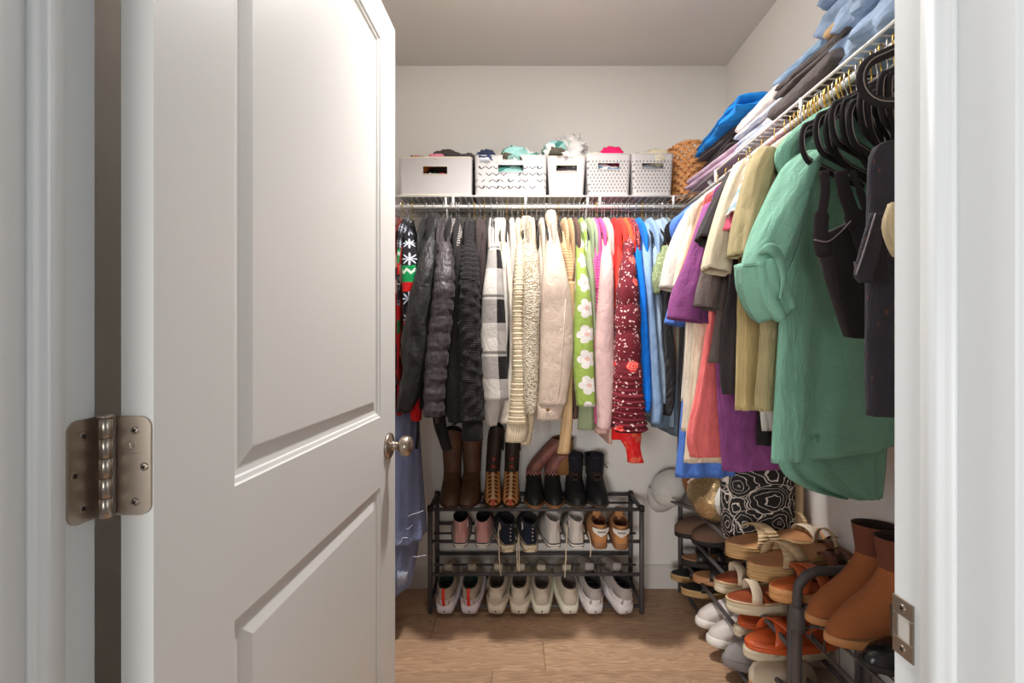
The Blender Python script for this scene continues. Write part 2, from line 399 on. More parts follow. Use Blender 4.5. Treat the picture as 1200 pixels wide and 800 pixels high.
# knob set: rosette and round knob
ky, kz = DW-.0605, .898
M = Matrix.Translation((0, ky, kz)) @ Matrix.Rotation(R(90), 4, 'Y')
kn = B().lathe([(.0335, 0), (.0335, .004), (.031, .008), (.024, .011), (.013, .013), (.011, .018), (.011, .026), (.016, .031), (.022, .0345), (.0262, .04), (.0275, .047), (.0268, .053), (.0235, .059), (.017, .063), (.008, .065), (.0005, .0653)], M, 40).build('door_knob', nickel, door)
kb = B().lathe([(.0335, 0), (.0335, .004), (.031, .008), (.024, .011), (.013, .013), (.011, .026), (.022, .0345), (.0275, .047), (.0235, .059), (.0005, .0653)], Matrix.Translation((-DT, ky, kz)) @ Matrix.Rotation(R(-90), 4, 'Y'), 32).build('door_knob', nickel, door)
B().box((-DT*.7, DW, kz-.028), (-DT*.3, DW+.0015, kz+.028)).build('latch_plate', nickel, door, False)
# hinge (world frame): left leaf on the jamb, right leaf on the door edge, barrel with five knuckles
def hinge(zc, main):
    h = thing('hinge', None, None, (0, 0, 0)); h.parent = trl
    zz = .0505
    def leaf(pts_fn, nm, corner_sides):
        return
    # leaf with rounded outer corners: outline in (s, z), s measured from barrel outwards
    def outline(w, r=.0115): return [(0.001, -zz), (w-r, -zz)] + [(w-r+r*math.sin(a), -zz+r-r*math.cos(a)) for a in [R(15*k) for k in range(1, 7)]] + [(w-r+r*math.cos(a), zz-r+r*math.sin(a)) for a in [R(15*k) for k in range(0, 7)]] + [(w-r, zz), (0.001, zz)]
    bx, by = -.4085, .4795
    out = outline(.0335); n = len(out)
    # jamb leaf lies on the jamb face (x = JL), running towards the camera
    v = [(JL+t, by-.0005-s*1.0, zc+z) for t in (.0001, .0024) for s, z in out]
    a = B().add(v, [tuple(range(n)), tuple(range(n, 2*n))[::-1]]+[(k, n+k, n+(k+1) % n, (k+1) % n) for k in range(n)]).build('jamb_leaf', nickel_d, h, False)
    for s, z in ((.0185, .034), (.0275, -.002), (.0185, -.036)): screw(h, V((JL+.0026, by-.0005-s, zc+z)), V((1, 0, 0)), .0042)
    out = outline(.0365)
    # door leaf on the hinge edge of the door, facing the camera
    v = [(bx+.0035+s*1.0, HY-t+.0005-.0, zc+z) for t in (.0004, .0026) for s, z in out]
    d = B().add(v, [tuple(range(n))[::-1], tuple(range(n, 2*n))]+[(k, (k+1) % n, n+(k+1) % n, n+k) for k in range(n)]).build('door_leaf', nickel_d, h, False)
    for s, z in ((.0205, .036), (.030, -.001), (.0205, -.037)): screw(h, V((bx+.0035+s, HY-.0024, zc+z)), V((0, -1, 0)), .0042)
    if main:   # small round maker's stamp with a line of tiny letters below
        st = mat('stamp_mark', (205, 198, 190), .3, 1)
        q = B(); pc = V((bx+.0035+.0178, HY-.0023, zc+.0205))
        q.tube([pc+V((.0048*math.cos(a), 0, .0048*math.sin(a))) for a in [R(30+k*12) for k in range(26)]], .0003, 5)
        q.tube([pc+V(p) for p in ((-.003, 0, .0028), (-.0012, 0, -.0026), (.0002, 0, .0022), (.0014, 0, -.0026), (.003, 0, .0028))], .0003, 5)
        for k in range(7): q.box((pc.x-.0062+k*.0018, pc.y-.0002, pc.z-.0082), (pc.x-.005+k*.0018, pc.y+.0002, pc.z-.0070))
        q.build('stamp', st, h, False)
    b = B(); kh = .0996/5; M = Matrix.Translation((bx+.0015, by-.005, zc-.0498)) 
    for k in range(5): b.lathe([(.0052, k*kh+.0002), (.0057, k*kh+.0007), (.0057, (k+1)*kh-.0007), (.0052, (k+1)*kh-.0002)], M, 20)
    b.lathe([(.0052, .0996), (.0068, .1000), (.007, .1016), (.006, .103), (.0005, .1035)], M, 20)
    b.build('barrel', nickel, h, True)
hinge(1.0435, True); hinge(1.82, False)
# recessed downlight of the closet, just above the top of the photograph
cl = thing('ceiling_light', 'round recessed ceiling downlight with a white trim ring', 'light', (.13, 1.42, ZC))
B().lathe([(.055, -.0005), (.062, -.006), (.085, -.006), (.09, -.002), (.09, 0)], None, 40).build('trim_ring', trim_m, cl)
def glow():
    t = NT('lit_diffuser'); t.b.inputs['Base Color'].default_value = (.9, .88, .84, 1); t.b.inputs['Emission Color'].default_value = (1, .93, .86, 1); t.b.inputs['Emission Strength'].default_value = 4.0
    return t.m
B().lathe([(.0005, -.0085), (.05, -.008), (.058, -.0065), (.058, -.006)], None, 40).build('diffuser', glow(), cl)
# ================================================================ WIRE SHELVES AND RODS
LIPX, LIPY, ZS, ZR, XRD, YRD = .715, 1.951, 1.768, 1.724, .715, 1.951
wire_m = mat('white_wire', (232, 230, 226), .4)
sh = thing('wire_shelf', 'white wire shelf with hanging rod along the right and back walls', 'shelf', (0, YB, ZS))
def tb(name, pts, r, n=8): return B().tube(pts, r, n).build(name, wire_m, sh, True, True)
# long wires: lip, second lip wire, rear and middle supports
tb('front_wire', [(XL, LIPY, ZS), (LIPX, LIPY, ZS)], .0038); tb('front_wire', [(LIPX, YF1, ZS), (LIPX, LIPY, ZS)], .0038)
for yy in (2.05, 2.15, 2.245): tb('support_wire', [(XL, yy, ZS-.004), (XR, yy, ZS-.004)], .003, 6)
for xx in (.82, .92, 1.012): tb('support_wire', [(xx, YF1, ZS-.004), (xx, LIPY, ZS-.004)], .003, 6)
tb('hanging_rod', [(XL, YRD, ZR), (XRD+.0, YRD, ZR)], .0075, 12); tb('hanging_rod', [(XRD, YF1, ZR), (XRD, YRD-.01, ZR)], .0075, 12)
# cross wires, one mesh shared by each run
w0 = B().tube([(0, 0, 0), (0, 2.25-LIPY, 0)], .0021, 6).build('cross_wire', wire_m, sh); w0.location = V((XL+.02, LIPY, ZS+.002))-sh.location
n = 64
for k in range(1, n):
    q = w0.copy(); col.objects.link(q); q.location = V((XL+.02+k*.0254, LIPY, ZS+.002))-sh.location
w1 = B().tube([(0, 0, 0), (1.015-LIPX, 0, 0)], .0021, 6).build('cross_wire', wire_m, sh); w1.location = V((LIPX, YF1+.02, ZS+.002))-sh.location
for k in range(1, 57):
    q = w1.copy(); col.objects.link(q); q.location = V((LIPX, YF1+.02+k*.0254, ZS+.002))-sh.location
for px in (531, 616, 703, 789):
    X = (px-600)*LIPY/F; tb('rod_bracket', [(X, LIPY-.001, ZS+.002), (X, LIPY-.001, ZR)], .0052)
for yy in (.62, 1.17, 1.66): tb('rod_bracket', [(LIPX-.001, yy, ZS+.002), (LIPX-.001, yy, ZR)], .0052)
def brace(p, q):
    p, q = V(p), V(q); B().tube([p, q], .0085, 8, flat=(V((1, 0, 0)) if abs((q-p).x) < 1e-6 else V((0, 1, 0)), .55)).build('wall_brace', wire_m, sh, True, True)
for px in (522, 689): X = (px-600)*LIPY/F; brace((X, LIPY, ZS-.004), (X, YB-.004, ZS-.34))
for yy in (1.13, 1.75): brace((LIPX+.012, yy, ZS-.004), (XR-.004, yy, ZS-.34))

# ================================================================ HANGERS
velvet = mat('black_velvet', (34, 29, 30), .95, var=.2, vscale=60)
gold = mat('gold_hook', (212, 178, 96), .25, 1); chrome = mat('silver_hook', (205, 205, 208), .22, 1)
HN = 0
def hanger_proto(metal, k=1.0):
    h = thing('clothes_hanger', 'temp', 'hanger', (0, 0, 0))
    r = .0115
    hk = [(0, 0, -.078), (0, 0, -.045), (-.002, 0, -.034), (-.0105, 0, -.022), (-.0135, 0, -.008)] + [(-.0125*math.cos(a), 0, .012*math.sin(a)) for a in [R(20*k) for k in range(0, 10)]] + [(.0125, 0, -.008), (.009, 0, -.014)]
    B().tube(smooth_path(hk, 3), .0015, 6).build('hook', metal, h)
    # shoulder loop: frame in local xz plane, 0.42 wide, rounded ends, straight bar below
    def rt(x0, z0, rr, a0, a1, n=7): return [(x0+rr*math.cos(R(a0+(a1-a0)*k/n)), 0, z0+rr*math.sin(R(a0+(a1-a0)*k/n))) for k in range(n+1)]
    half = [(.0, 0, -.072), (.02, 0, -.078), (.06, 0, -.094), (.12, 0, -.122), (.17, 0, -.148)]
    loop = half + rt(.188, -.192, .033, 62, -90, 9) + [(.1, 0, -.226), (0, 0, -.226)]
    left = [(-x, y_, z) for x, y_, z in loop[1:-1]][::-1]
    allp = [(x*k, y_, -.072+(z+.072)*(.55+.45*k)) for x, y_, z in loop+left]
    B().tube(allp, .0058 if k < 1 else .0082, 7, True, flat=(V((0, 1, 0)), .5)).build('frame', velvet, h)
    if k == 1: B().tube([(x, -.0044, z) for x, y_, z in allp], .0009, 5, True).build('seam', mat('hanger_seam', (150, 138, 134), .8), h)
    B().tube([(0, 0, -.079), (0, 0, -.064)], .005, 8).build('collar', velvet, h)
    return h
HG = hanger_proto(gold); HS = hanger_proto(chrome); NG = hanger_proto(gold, .68); NS_ = hanger_proto(chrome, .68); used = {HG: False, HS: False, NG: False, NS_: False}
def hanger(proto, loc, rotz, label, group=None):
    if not used[proto]:
        used[proto] = True; h = proto; h.location = loc; h.rotation_euler = (0, 0, rotz); h['label'] = label
        if group: h['group'] = group
    else:
        h = dup(proto, None, loc, (0, 0, rotz), label)
        if group: h['group'] = group
        elif 'group' in h: del h['group']
    return h
# ================================================================ CLOTH MATERIALS AND PRINTS
def pr_plaid(t, uv):
    x, y, _ = t.xyz(uv)
    def band(v, w, duty, ph): return t.m1('LESS_THAN', t.m1('FRACT', t.m1('ADD', t.m1('DIVIDE', v, w), ph)), duty)
    a = band(x, .135, .42, .12); q = band(y, .2, .42, .3); thin = band(y, .2, .05, .84)
    s = t.m1('ADD', t.m1('ADD', a, q), thin, True)
    d = t.m1('MULTIPLY', t.m1('ADD', a, q), .5)
    fl = t.m1('MULTIPLY', t.noise(uv, 420, 2), 1)
    cc = t.mix(d, c(226, 219, 212), t.mix(t.step(fl, .35, .65), c(42, 40, 43), c(120, 114, 116)))
    cc = t.mix(t.m1('GREATER_THAN', d, .7), cc, c(36, 33, 35))
    return t.mix(t.m1('MULTIPLY', thin, .7), cc, c(50, 48, 52))
def polar(t, v, scale, shift=(0, 0)):
    """cell-centred polar coordinates on a grid"""
    p = t.n('ShaderNodeMapping', {0: v, 1: (shift[0], shift[1], 0), 3: (scale[0], scale[1], 1)})
    fr = t.vm('SUBTRACT', t.vm('FRACTION', p), (.5, .5, 0)); x, y, _ = t.xyz(fr)
    x = t.m1('DIVIDE', x, scale[0]); y = t.m1('DIVIDE', y, scale[1])
    r = t.m1('SQRT', t.m1('ADD', t.m1('MULTIPLY', x, x), t.m1('MULTIPLY', y, y)))
    return r, t.m1('ARCTAN2', y, x), x, y
def pr_daisy(t, uv):
    jit = t.vm('ADD', uv, t.vm('MULTIPLY', t.vm('SUBTRACT', t.noise(uv, 5, 1, 1), (.5, .5, .5)), (.02, .03, 0)))
    r, th, _, _ = polar(t, jit, (1/.085, 1/.092), (.18, .1))
    lim = t.m1('ADD', .022, t.m1('MULTIPLY', t.m1('ABSOLUTE', t.m1('SINE', t.m1('MULTIPLY', th, 2.5))), .013))
    cc = t.mix(t.m1('LESS_THAN', r, lim), c(164, 190, 92), c(246, 240, 234))
    return t.mix(t.m1('LESS_THAN', r, .0085), cc, c(240, 196, 184))
def pr_floral(t, uv):
    n2 = t.vm('ADD', uv, t.vm('MULTIPLY', t.vm('SUBTRACT', t.noise(uv, 60, 2, 1), (.5, .5, .5)), (.02, .02, 0)))
    d = t.vor(n2, 130); cellc = t.xyz(t.vor(n2, 130, 1))[0]
    w = t.m1('MULTIPLY', t.m1('LESS_THAN', d, .42), t.m1('LESS_THAN', cellc, .27))
    cc = t.mix(w, c(110, 36, 46), c(236, 200, 196))
    d2 = t.vor(n2, 21, 0); k2 = t.xyz(t.vor(n2, 21, 1))[1]
    big = t.m1('MULTIPLY', t.m1('LESS_THAN', d2, .36), t.m1('LESS_THAN', k2, .45))
    wav = t.m1('GREATER_THAN', t.m1('SINE', t.m1('MULTIPLY', d2, 50)), .45)
    return t.mix(big, cc, t.mix(wav, c(222, 62, 58), c(240, 140, 128)))
def pr_redfloral(t, uv): return t.mix(t.step(t.noise(uv, 22, 2), .54, .6), c(226, 30, 34), c(232, 104, 78))
def pr_fairisle(t, uv):
    x, y, _ = t.xyz(uv); v = t.m1('MULTIPLY', y, -1.0)
    r, th, _, _ = polar(t, uv, (1/.07, 1/.075), (.2, .35))
    flake = t.m1('LESS_THAN', r, t.m1('ADD', .006, t.m1('MULTIPLY', t.m1('POWER', t.m1('ABSOLUTE', t.m1('COSINE', t.m1('MULTIPLY', th, 4))), 3), .022)))
    cc = t.mix(flake, c(34, 32, 38), c(214, 222, 238))
    zig = t.m1('PINGPONG', x, .012)
    def bandm(a, b_): return t.m1('MULTIPLY', t.m1('GREATER_THAN', v, a), t.m1('LESS_THAN', v, b_))
    g = t.mix(t.m1('LESS_THAN', t.m1('ABSOLUTE', t.m1('SUBTRACT', t.m1('ADD', v, zig), .192)), .006), c(20, 150, 84), c(226, 240, 230))
    cc = t.mix(bandm(.165, .225), cc, g); cc = t.mix(bandm(.225, .262), cc, c(214, 30, 34))
    cc = t.mix(bandm(.43, .48), cc, c(18, 120, 64)); rr = t.mix(t.m1('LESS_THAN', r, .012), c(206, 22, 28), c(240, 214, 210))
    return t.mix(bandm(.37, .43), t.mix(t.m1('GREATER_THAN', v, .48), cc, c(206, 24, 30)), rr)
def pr_ethnic(t, uv):
    k = t.vor(t.sc(uv, (40, 18, 1)), 1, 1); h = t.xyz(k)[0]
    cc = t.mix(t.m1('GREATER_THAN', h, .35), c(120, 34, 30), c(150, 120, 104)); cc = t.mix(t.m1('GREATER_THAN', h, .6), cc, c(58, 32, 30))
    return t.mix(t.m1('GREATER_THAN', h, .82), cc, c(60, 72, 120))
def pr_specks(a, b_, sc=190, th=.28, keep=.6):
    def f(t, uv): return t.mix(t.m1('MULTIPLY', t.m1('LESS_THAN', t.vor(uv, sc), th), t.m1('LESS_THAN', t.xyz(t.vor(uv, sc, 1))[0], keep)), c(*a), c(*b_))
    return f
def pr_hstripe(stops):
    """stops along the length: (metres from the top, colour)"""
    def f(t, uv):
        v = t.m1('MULTIPLY', t.xyz(uv)[1], -1.0); cc = c(*stops[0][1])
        for a, k in stops[1:]: cc = t.mix(t.m1('GREATER_THAN', v, a), cc, c(*k))
        return cc
    return f
def pr_hrep(a, b_, w, duty=.5):
    def f(t, uv): return t.mix(t.m1('LESS_THAN', t.m1('FRACT', t.m1('DIVIDE', t.xyz(uv)[1], w)), duty), c(*a), c(*b_))
    return f
def pr_vseam(a, b_):
    def f(t, uv): return t.mix(t.m1('LESS_THAN', t.m1('FRACT', t.m1('DIVIDE', t.xyz(uv)[0], .07)), .03), c(*a), c(*b_))
    return f
def quilt(sp, amp, jag=0):
    def f(u, s, t): return amp*abs(math.sin(PI*(s+.004*math.sin(u*40))/sp))**.6 + jag*noise.noise(V((u*18, s*60, 2)))
    return f
def ribs(sp, amp): return lambda u, s, t: amp*math.sin(2*PI*s/sp)
def cables(u, s, t): return .0035*abs(math.sin(PI*(s+.003*math.sin(u*30))/.021))**.7 if s < .3 else .0065*max(0, math.sin(u*2*PI*4+1+2*math.sin(s*25))*math.sin(s*2*PI/.06+u*9))+.003*noise.noise(V((u*40, s*120, 3)))
def scrunch(u, s, t): return .006*max(0, (t-.72)/.28)*math.sin(2*PI*(s+.006*math.sin(u*9))/.021) + quilt(.1, .007)(u, s, t)*(1-.5*t)

# ================================================================ CLOTHES ON THE BACK ROD
def bY(py, Yn):
    P_ = [(248, 1.925), (266, 1.885), (288, 1.80), (325, Yn), (900, Yn)]
    if py <= P_[0][0]: return P_[0][1]
    for (a, y0), (b_, y1) in zip(P_, P_[1:]):
        if py <= b_: return y0+(y1-y0)*(py-a)/(b_-a)
    return Yn
def sl_rows(rows, Yn, th):
    out = []
    for k, (py, l, r_) in enumerate(rows):
        Y = bY(py, Yn); p = W((l+r_)/2, py, Y); out.append((p, V(((r_-l)/2*Y/F, 0, 0)), V((0, th*(.55 if k == 0 else 1), .0))))
    return out
BACKH = []
def back(kind, cat, short, label, m, hook, rows, Yn=1.745, hem=478, th=.03, cuff=None, cuffm=None, disp=None, wr=.006, body=True, hood=None, fold=4, step=.011, na=26, hangers=True, bodym=None, hemopen=True, fv=4.5, metal=None, sleeve='sleeve'):
    X = (hook-600)*LIPY/F
    g = thing(kind, label, cat, (X, YRD, 1.64), group='clothes hanging on the back rod')
    seed = abs(hash(short)) % 97 if False else sum(map(ord, short)) % 97
    loft(sleeve, sl_rows(rows, Yn, th), m, g, na, step, 2.4, disp, wr, seed, True, hemopen, fold, fv)
    if cuff: loft('cuff', sl_rows(cuff, Yn, th*.85), cuffm or m, g, 24, .008, 2.4, None, .0012, seed+1, True, True, 6)
    if body:
        zh = CZ+(400-hem)*1.97/F; dx = max(-.012, min(.012, 0))
        rb = [(V((X, 1.955, 1.662)), V((0, .075, 0)), V((.010, 0, 0))), (V((X, 1.955, 1.625)), V((0, .13, 0)), V((.012, 0, 0))), (V((X, 1.96, 1.565)), V((0, .185, 0)), V((.013, 0, 0))), (V((X, 1.965, 1.35)), V((0, .2, 0)), V((.013, 0, 0))), (V((X, 1.965, zh)), V((0, .2, 0)), V((.014, 0, 0)))]
        loft('body', rb, bodym or m, g, 30, .03, 2.6, None, .004, seed+3, True, True, 6)
    if hood: loft('hood' if hood[0] == 'hood' else 'collar', sl_rows(hood[1], 1.87, .035), m, g, 22, .008, 2.1, None, .004, seed+5, True, True, 5)
    if hangers:
        BACKH.append((hook, short)); hanger(NG if metal == 'gold' else NS_, (X, YRD, ZR+.0085), R(90), 'hanger on the back rod holding the ' + short, 'hangers on the back rod')
    return g
blk = fabric('black_cotton', (30, 27, 28), 'plain'); blk2 = fabric('black_shell', (27, 24, 25), 'slick', .55, spec=.4)
puff = fabric('charcoal_quilt', (60, 53, 56), 'slick', .5, spec=.4)
back('patterned_blouse', 'blouse', 'red patterned blouse', 'dark red patterned blouse at the far left of the back rod, against the door edge', fabric('ethnic_print', (120, 60, 50), 'plain', colour=pr_ethnic), 470, [(276, 460, 472), (300, 458, 476), (350, 458, 477), (420, 459, 476), (450, 460, 474)], 1.80)
back('holiday_sweater', 'sweater', 'snowflake sweater', 'black holiday sweater with white snowflakes and green and red bands', fabric('snowflake_knit', (40, 36, 40), 'knit', colour=pr_fairisle), 479, [(274, 474, 486), (296, 471, 492), (330, 471, 491), (380, 473, 490), (430, 478, 493), (470, 481, 494), (492, 484, 493)], 1.775)
back('windbreaker', 'jacket', 'black shell jacket', 'black shell jacket with wrinkled baggy sleeve, left of the quilted sleeve', blk2, 500, [(264, 497, 513), (282, 494, 514), (310, 489, 512), (350, 480, 507), (390, 474, 503), (425, 471, 500), (455, 469, 492), (482, 468, 482)], 1.735, 470, .04, wr=.010, fold=5, fv=9, hood=('hood', [(250, 503, 514), (258, 499, 519), (270, 499, 522), (282, 503, 521)]))
back('zip_jacket', 'jacket', 'thin black jacket', 'thin matte black jacket squeezed between shell jacket and quilted sleeve', blk, 509, [(268, 507, 516), (290, 506, 519), (330, 504, 517), (400, 499, 512), (450, 494, 505), (478, 492, 500)], 1.77, 472)
back('puffer_jacket', 'jacket', 'quilted puffer jacket', 'charcoal quilted puffer jacket with horizontal sleeve seams', puff, 520, [(262, 515, 524), (276, 514, 527), (300, 512, 531), (335, 509, 531), (370, 505, 529), (410, 501, 525), (450, 498, 521), (487, 497, 519)], 1.725, 486, .04, disp=quilt(.062, .0045, .004), wr=.003, step=.005)
back('striped_cardigan', 'cardigan', 'grey striped cardigan', 'black cardigan with grey striped ribbed collar beside the puffer sleeve', fabric('grey_stripe_knit', (84, 78, 77), 'ribh', colour=pr_hrep((66, 60, 60), (176, 168, 162), .011, .35)), 529, [(256, 526, 536), (266, 525, 540), (282, 529, 542), (294, 533, 541)], 1.83, 470, .02, bodym=blk)
back('draped_cardigan', 'cardigan', 'black draped cardigan', 'black draped zip cardigan left of the cable-knit sleeve, zip edge showing', fabric('washed_black', (38, 35, 36), 'fleece'), 538, [(280, 533, 544), (310, 533, 548), (350, 530, 549), (400, 526, 547), (450, 523, 548), (480, 524, 550), (494, 526, 548)], 1.765, 488, .03, wr=.006)
back('black_scarf_blouse', 'top', 'long black tie top', 'long limp black top hanging in front of the brown boots', blk, 514, [(440, 508, 524), (470, 506, 520), (495, 508, 522), (512, 513, 526), (526, 518, 530)], 1.80, 470, .018, body=False, hangers=False)
back('cable_sweater', 'sweater', 'black cable-knit sweater', 'black ruffled cable-knit sweater with thick textured sleeve and plain cuff', fabric('black_cable', (40, 37, 38), 'knit'), 550, [(260, 545, 555), (276, 543, 558), (300, 541, 560), (340, 539, 562), (390, 538, 564), (440, 539, 566), (492, 541, 566)], 1.735, 488, .035, cuff=[(484, 542, 565), (500, 541, 566), (515, 540, 566)], cuffm=blk, disp=cables, step=.004, na=44)
dbr = fabric('dark_plum', (60, 50, 50), 'plain')
back('plum_shirt', 'shirt', 'dark plum shirt', 'dark plum shirt squeezed left of the black and white plaid', dbr, 563, [(258, 560, 569), (280, 558, 570), (330, 560, 571), (400, 561, 570)], 1.80, 470)
back('plaid_flannel', 'shirt', 'plaid flannel shirt', 'black and white buffalo plaid flannel shirt', fabric('buffalo_plaid', (200, 195, 190), 'fleece', colour=pr_plaid), 576, [(260, 573, 580), (278, 572, 584), (300, 571, 588), (340, 566, 591), (390, 563, 593), (440, 565, 595), (468, 568, 596)], 1.735, 470, .03, wr=.003)
wht = fabric('white_cotton', (222, 215, 208), 'plain'); crm = fabric('cream_cotton', (226, 212, 192), 'plain')
back('white_blouse', 'blouse', 'white blouse with loose cuff', 'white blouse whose crumpled cuff hangs below the plaid flannel', fabric('white_linen', (230, 224, 217), 'crinkle'), 583, [(256, 580, 589), (276, 580, 592), (310, 584, 597), (400, 580, 596), (455, 572, 590), (480, 567, 586), (498, 572, 582)], 1.765, 470, .025, wr=.007)
back('ivory_shirt', 'shirt', 'ivory long-sleeve shirt', 'ivory long-sleeved shirt between plaid flannel and ribbed cream sweater', fabric('ivory_cotton', (232, 222, 208), 'plain'), 590, [(268, 588, 594), (300, 591, 598), (350, 596, 602), (420, 597, 604), (470, 590, 602), (495, 586, 596)], 1.755, 470, .025)
back('white_undershirt', 'top', 'soft white top', 'soft white top with rolled shoulder left of the cream sweater', wht, 600, [(262, 597, 605), (285, 597, 607), (330, 599, 606), (400, 600, 606)], 1.79, 470, .02)
cr1 = fabric('cream_rib', (232, 214, 182), 'ribh')
back('ribbed_sweater', 'sweater', 'cream ribbed sweater', 'cream chunky sweater with horizontal ribs and long ribbed cuff', cr1, 607, [(268, 604, 610), (290, 604, 613), (330, 602, 614), (365, 600, 613), (400, 600, 613), (440, 600, 615), (480, 597, 617), (496, 595, 619)], 1.73, 470, .03, cuff=[(490, 595, 619), (505, 593, 619), (517, 592, 616)], cuffm=fabric('cream_cuff', (233, 214, 184), 'ribv'), disp=ribs(.0165, .0011), wr=.002, step=.0042)
back('sherpa_pullover', 'sweater', 'speckled beige sherpa pullover', 'speckled beige fuzzy pullover with rolled collar and rounded sleeve end', fabric('beige_boucle', (216, 203, 180), 'boucle', colour=pr_specks((222, 209, 187), (176, 158, 130), 150, .5, .55)), 617, [(270, 613, 624), (286, 611, 628), (310, 611, 632), (345, 611, 633), (400, 611, 632), (450, 612, 631), (475, 613, 630), (485, 617, 627)], 1.725, 470, .035, wr=.004, hood=('collar', [(254, 612, 622), (261, 609, 626), (272, 610, 627), (282, 613, 625)]))
back('cream_pullover', 'sweater', 'plain cream pullover', 'plain cream pullover whose ribbed cuff hangs beneath the speckled sleeve', cr1, 623, [(290, 616, 624), (380, 614, 626), (450, 613, 628), (490, 613, 627), (519, 609, 622)], 1.765, 470, .03, wr=.003)
back('beige_tee', 'shirt', 'cream undershirt', 'thin cream shirt just left of the beige shacket', crm, 634, [(276, 631, 637), (310, 630, 639), (380, 631, 638)], 1.79, 470, .02)
shk = fabric('beige_brushed', (214, 193, 176), 'fleece', var=.08)
g = back('shacket', 'jacket', 'beige shacket', 'pale beige brushed shacket with buttoned cuff', shk, 645, [(262, 643, 651), (276, 641, 654), (300, 638, 660), (330, 635, 666), (365, 633, 671), (410, 632, 672), (445, 631, 668), (474, 630, 664)], 1.725, 470, .035, cuff=[(471, 629, 663), (480, 629, 660), (491, 629, 657)], wr=.003, hood=('collar', [(247, 641, 651), (254, 639, 653), (266, 641, 654), (276, 643, 652)]))
B().lathe([(.006, 0), (.006, .0015), (.0045, .002), (.0005, .0015)], Matrix.Translation(W(641.5, 480, 1.692)-g.location) @ Matrix.Rotation(R(90), 4, 'X'), 16).build('cuff_button', mat('brass_button', (120, 86, 50), .35, 1), g)
B().tube([W(663, 350, 1.692), W(660, 400, 1.688), W(656, 450, 1.69), W(653, 474, 1.694)], .0016, 6).build('sleeve_seam', shk, g, True, True)
back('peach_tee', 'shirt', 'peach ribbed tee', 'peach ribbed short-sleeved top beside the beige shacket', fabric('peach_rib', (226, 184, 142), 'ribh', colour=pr_hrep((232, 192, 150), (206, 160, 116), .012)), 660, [(272, 657, 664), (290, 658, 669), (312, 662, 673), (330, 664, 671)], 1.77, 455, .02)
back('tan_cardigan', 'cardigan', 'tan cardigan', 'tan knit cardigan whose sleeve end hangs into the slouched pink boots', fabric('tan_rib', (222, 186, 140), 'ribv'), 666, [(330, 664, 674), (400, 662, 674), (450, 660, 671), (490, 658, 671), (515, 655, 669), (530, 652, 668)], 1.75, 470, .025, wr=.003)
back('brown_shirt', 'shirt', 'dark brown shirt', 'dark brown shirt left of the green daisy sweater', fabric('brown_cotton', (92, 68, 60), 'plain'), 672, [(274, 669, 676), (320, 670, 677), (400, 671, 677), (470, 672, 677), (490, 672, 676)], 1.775, 480, .02)
back('daisy_sweater', 'sweater', 'green daisy sweater', 'lime green sweater with large white daisies', fabric('daisy_knit', (164, 190, 92), 'fleece', colour=pr_daisy, var=.06), 679, [(275, 675, 681), (300, 675, 685), (340, 674, 691), (385, 672, 695), (430, 672, 696), (475, 676, 698)], 1.73, 470, .03, wr=.003)
sage = fabric('sage_cotton', (136, 147, 116), 'plain')
back('sage_shirt', 'shirt', 'sage green shirt', 'sage green shirt hanging behind the daisy sweater', sage, 687, [(262, 684, 691), (285, 683, 693), (330, 689, 697), (400, 692, 699), (460, 680, 698), (503, 678, 697)], 1.76, 490, .02)
back('mint_shirt', 'shirt', 'pale mint shirt', 'pale mint shirt between sage shirt and pink knit', fabric('mint_cotton', (162, 174, 148), 'plain'), 691, [(278, 689, 694), (330, 692, 698), (400, 694, 699)], 1.79, 470, .02)
hp = fabric('hot_pink', (232, 92, 158), 'ribh')
back('pink_shirt', 'shirt', 'hot pink shirt', 'smooth hot pink shirt, left of the two pink tops', fabric('pink_cotton', (236, 104, 160), 'plain'), 694, [(263, 691, 697), (285, 691, 700), (330, 693, 702), (430, 694, 702), (495, 692, 700)], 1.775, 480, .02)
back('pink_knit', 'sweater', 'hot pink ribbed knit', 'hot pink ribbed knit top beside the pale pink sleeve', hp, 700, [(264, 697, 703), (285, 697, 706), (330, 698, 708), (375, 696, 706), (410, 694, 702)], 1.755, 470, .02, disp=ribs(.012, .002), step=.004)
back('pink_sweatshirt', 'sweater', 'pale pink sweatshirt', 'pale pink sweatshirt with a shoulder seam and long tapering sleeve', fabric('pale_pink', (228, 192, 188), 'fleece', var=.06), 708, [(272, 706, 712), (292, 705, 716), (320, 703, 719), (360, 700, 719), (410, 697, 719), (460, 698, 719), (490, 700, 717), (502, 700, 715)], 1.73, 470, .03, wr=.003)
back('blush_hoodie', 'sweater', 'blush hoodie', 'blush pink hooded top whose tail hangs below the pale pink sleeve', fabric('blush', (240, 196, 184), 'plain'), 705, [(262, 702, 709), (290, 704, 711), (400, 702, 712), (470, 697, 712), (507, 697, 712)], 1.775, 508, .02)
red = fabric('bright_red', (222, 40, 36), 'plain')
back('red_tee', 'shirt', 'bright red shirt', 'bright red shirt, left of the two red ones', red, 716, [(266, 713, 720), (290, 713, 723), (340, 718, 726), (420, 718, 725)], 1.77, 470, .02)
back('red_blouse', 'blouse', 'coral red blouse', 'coral red blouse pressed against the burgundy quilted sleeve', fabric('coral_red', (226, 60, 48), 'crinkle'), 723, [(275, 720, 726), (300, 720, 731), (350, 720, 732), (420, 719, 727)], 1.75, 470, .02)
back('rust_blouse', 'top', 'rust orange top', 'rust orange top peeking out behind the burgundy jacket shoulder', fabric('rust', (206, 92, 52), 'plain'), 728, [(263, 725, 731), (285, 725, 733), (320, 727, 733)], 1.80, 470, .02)
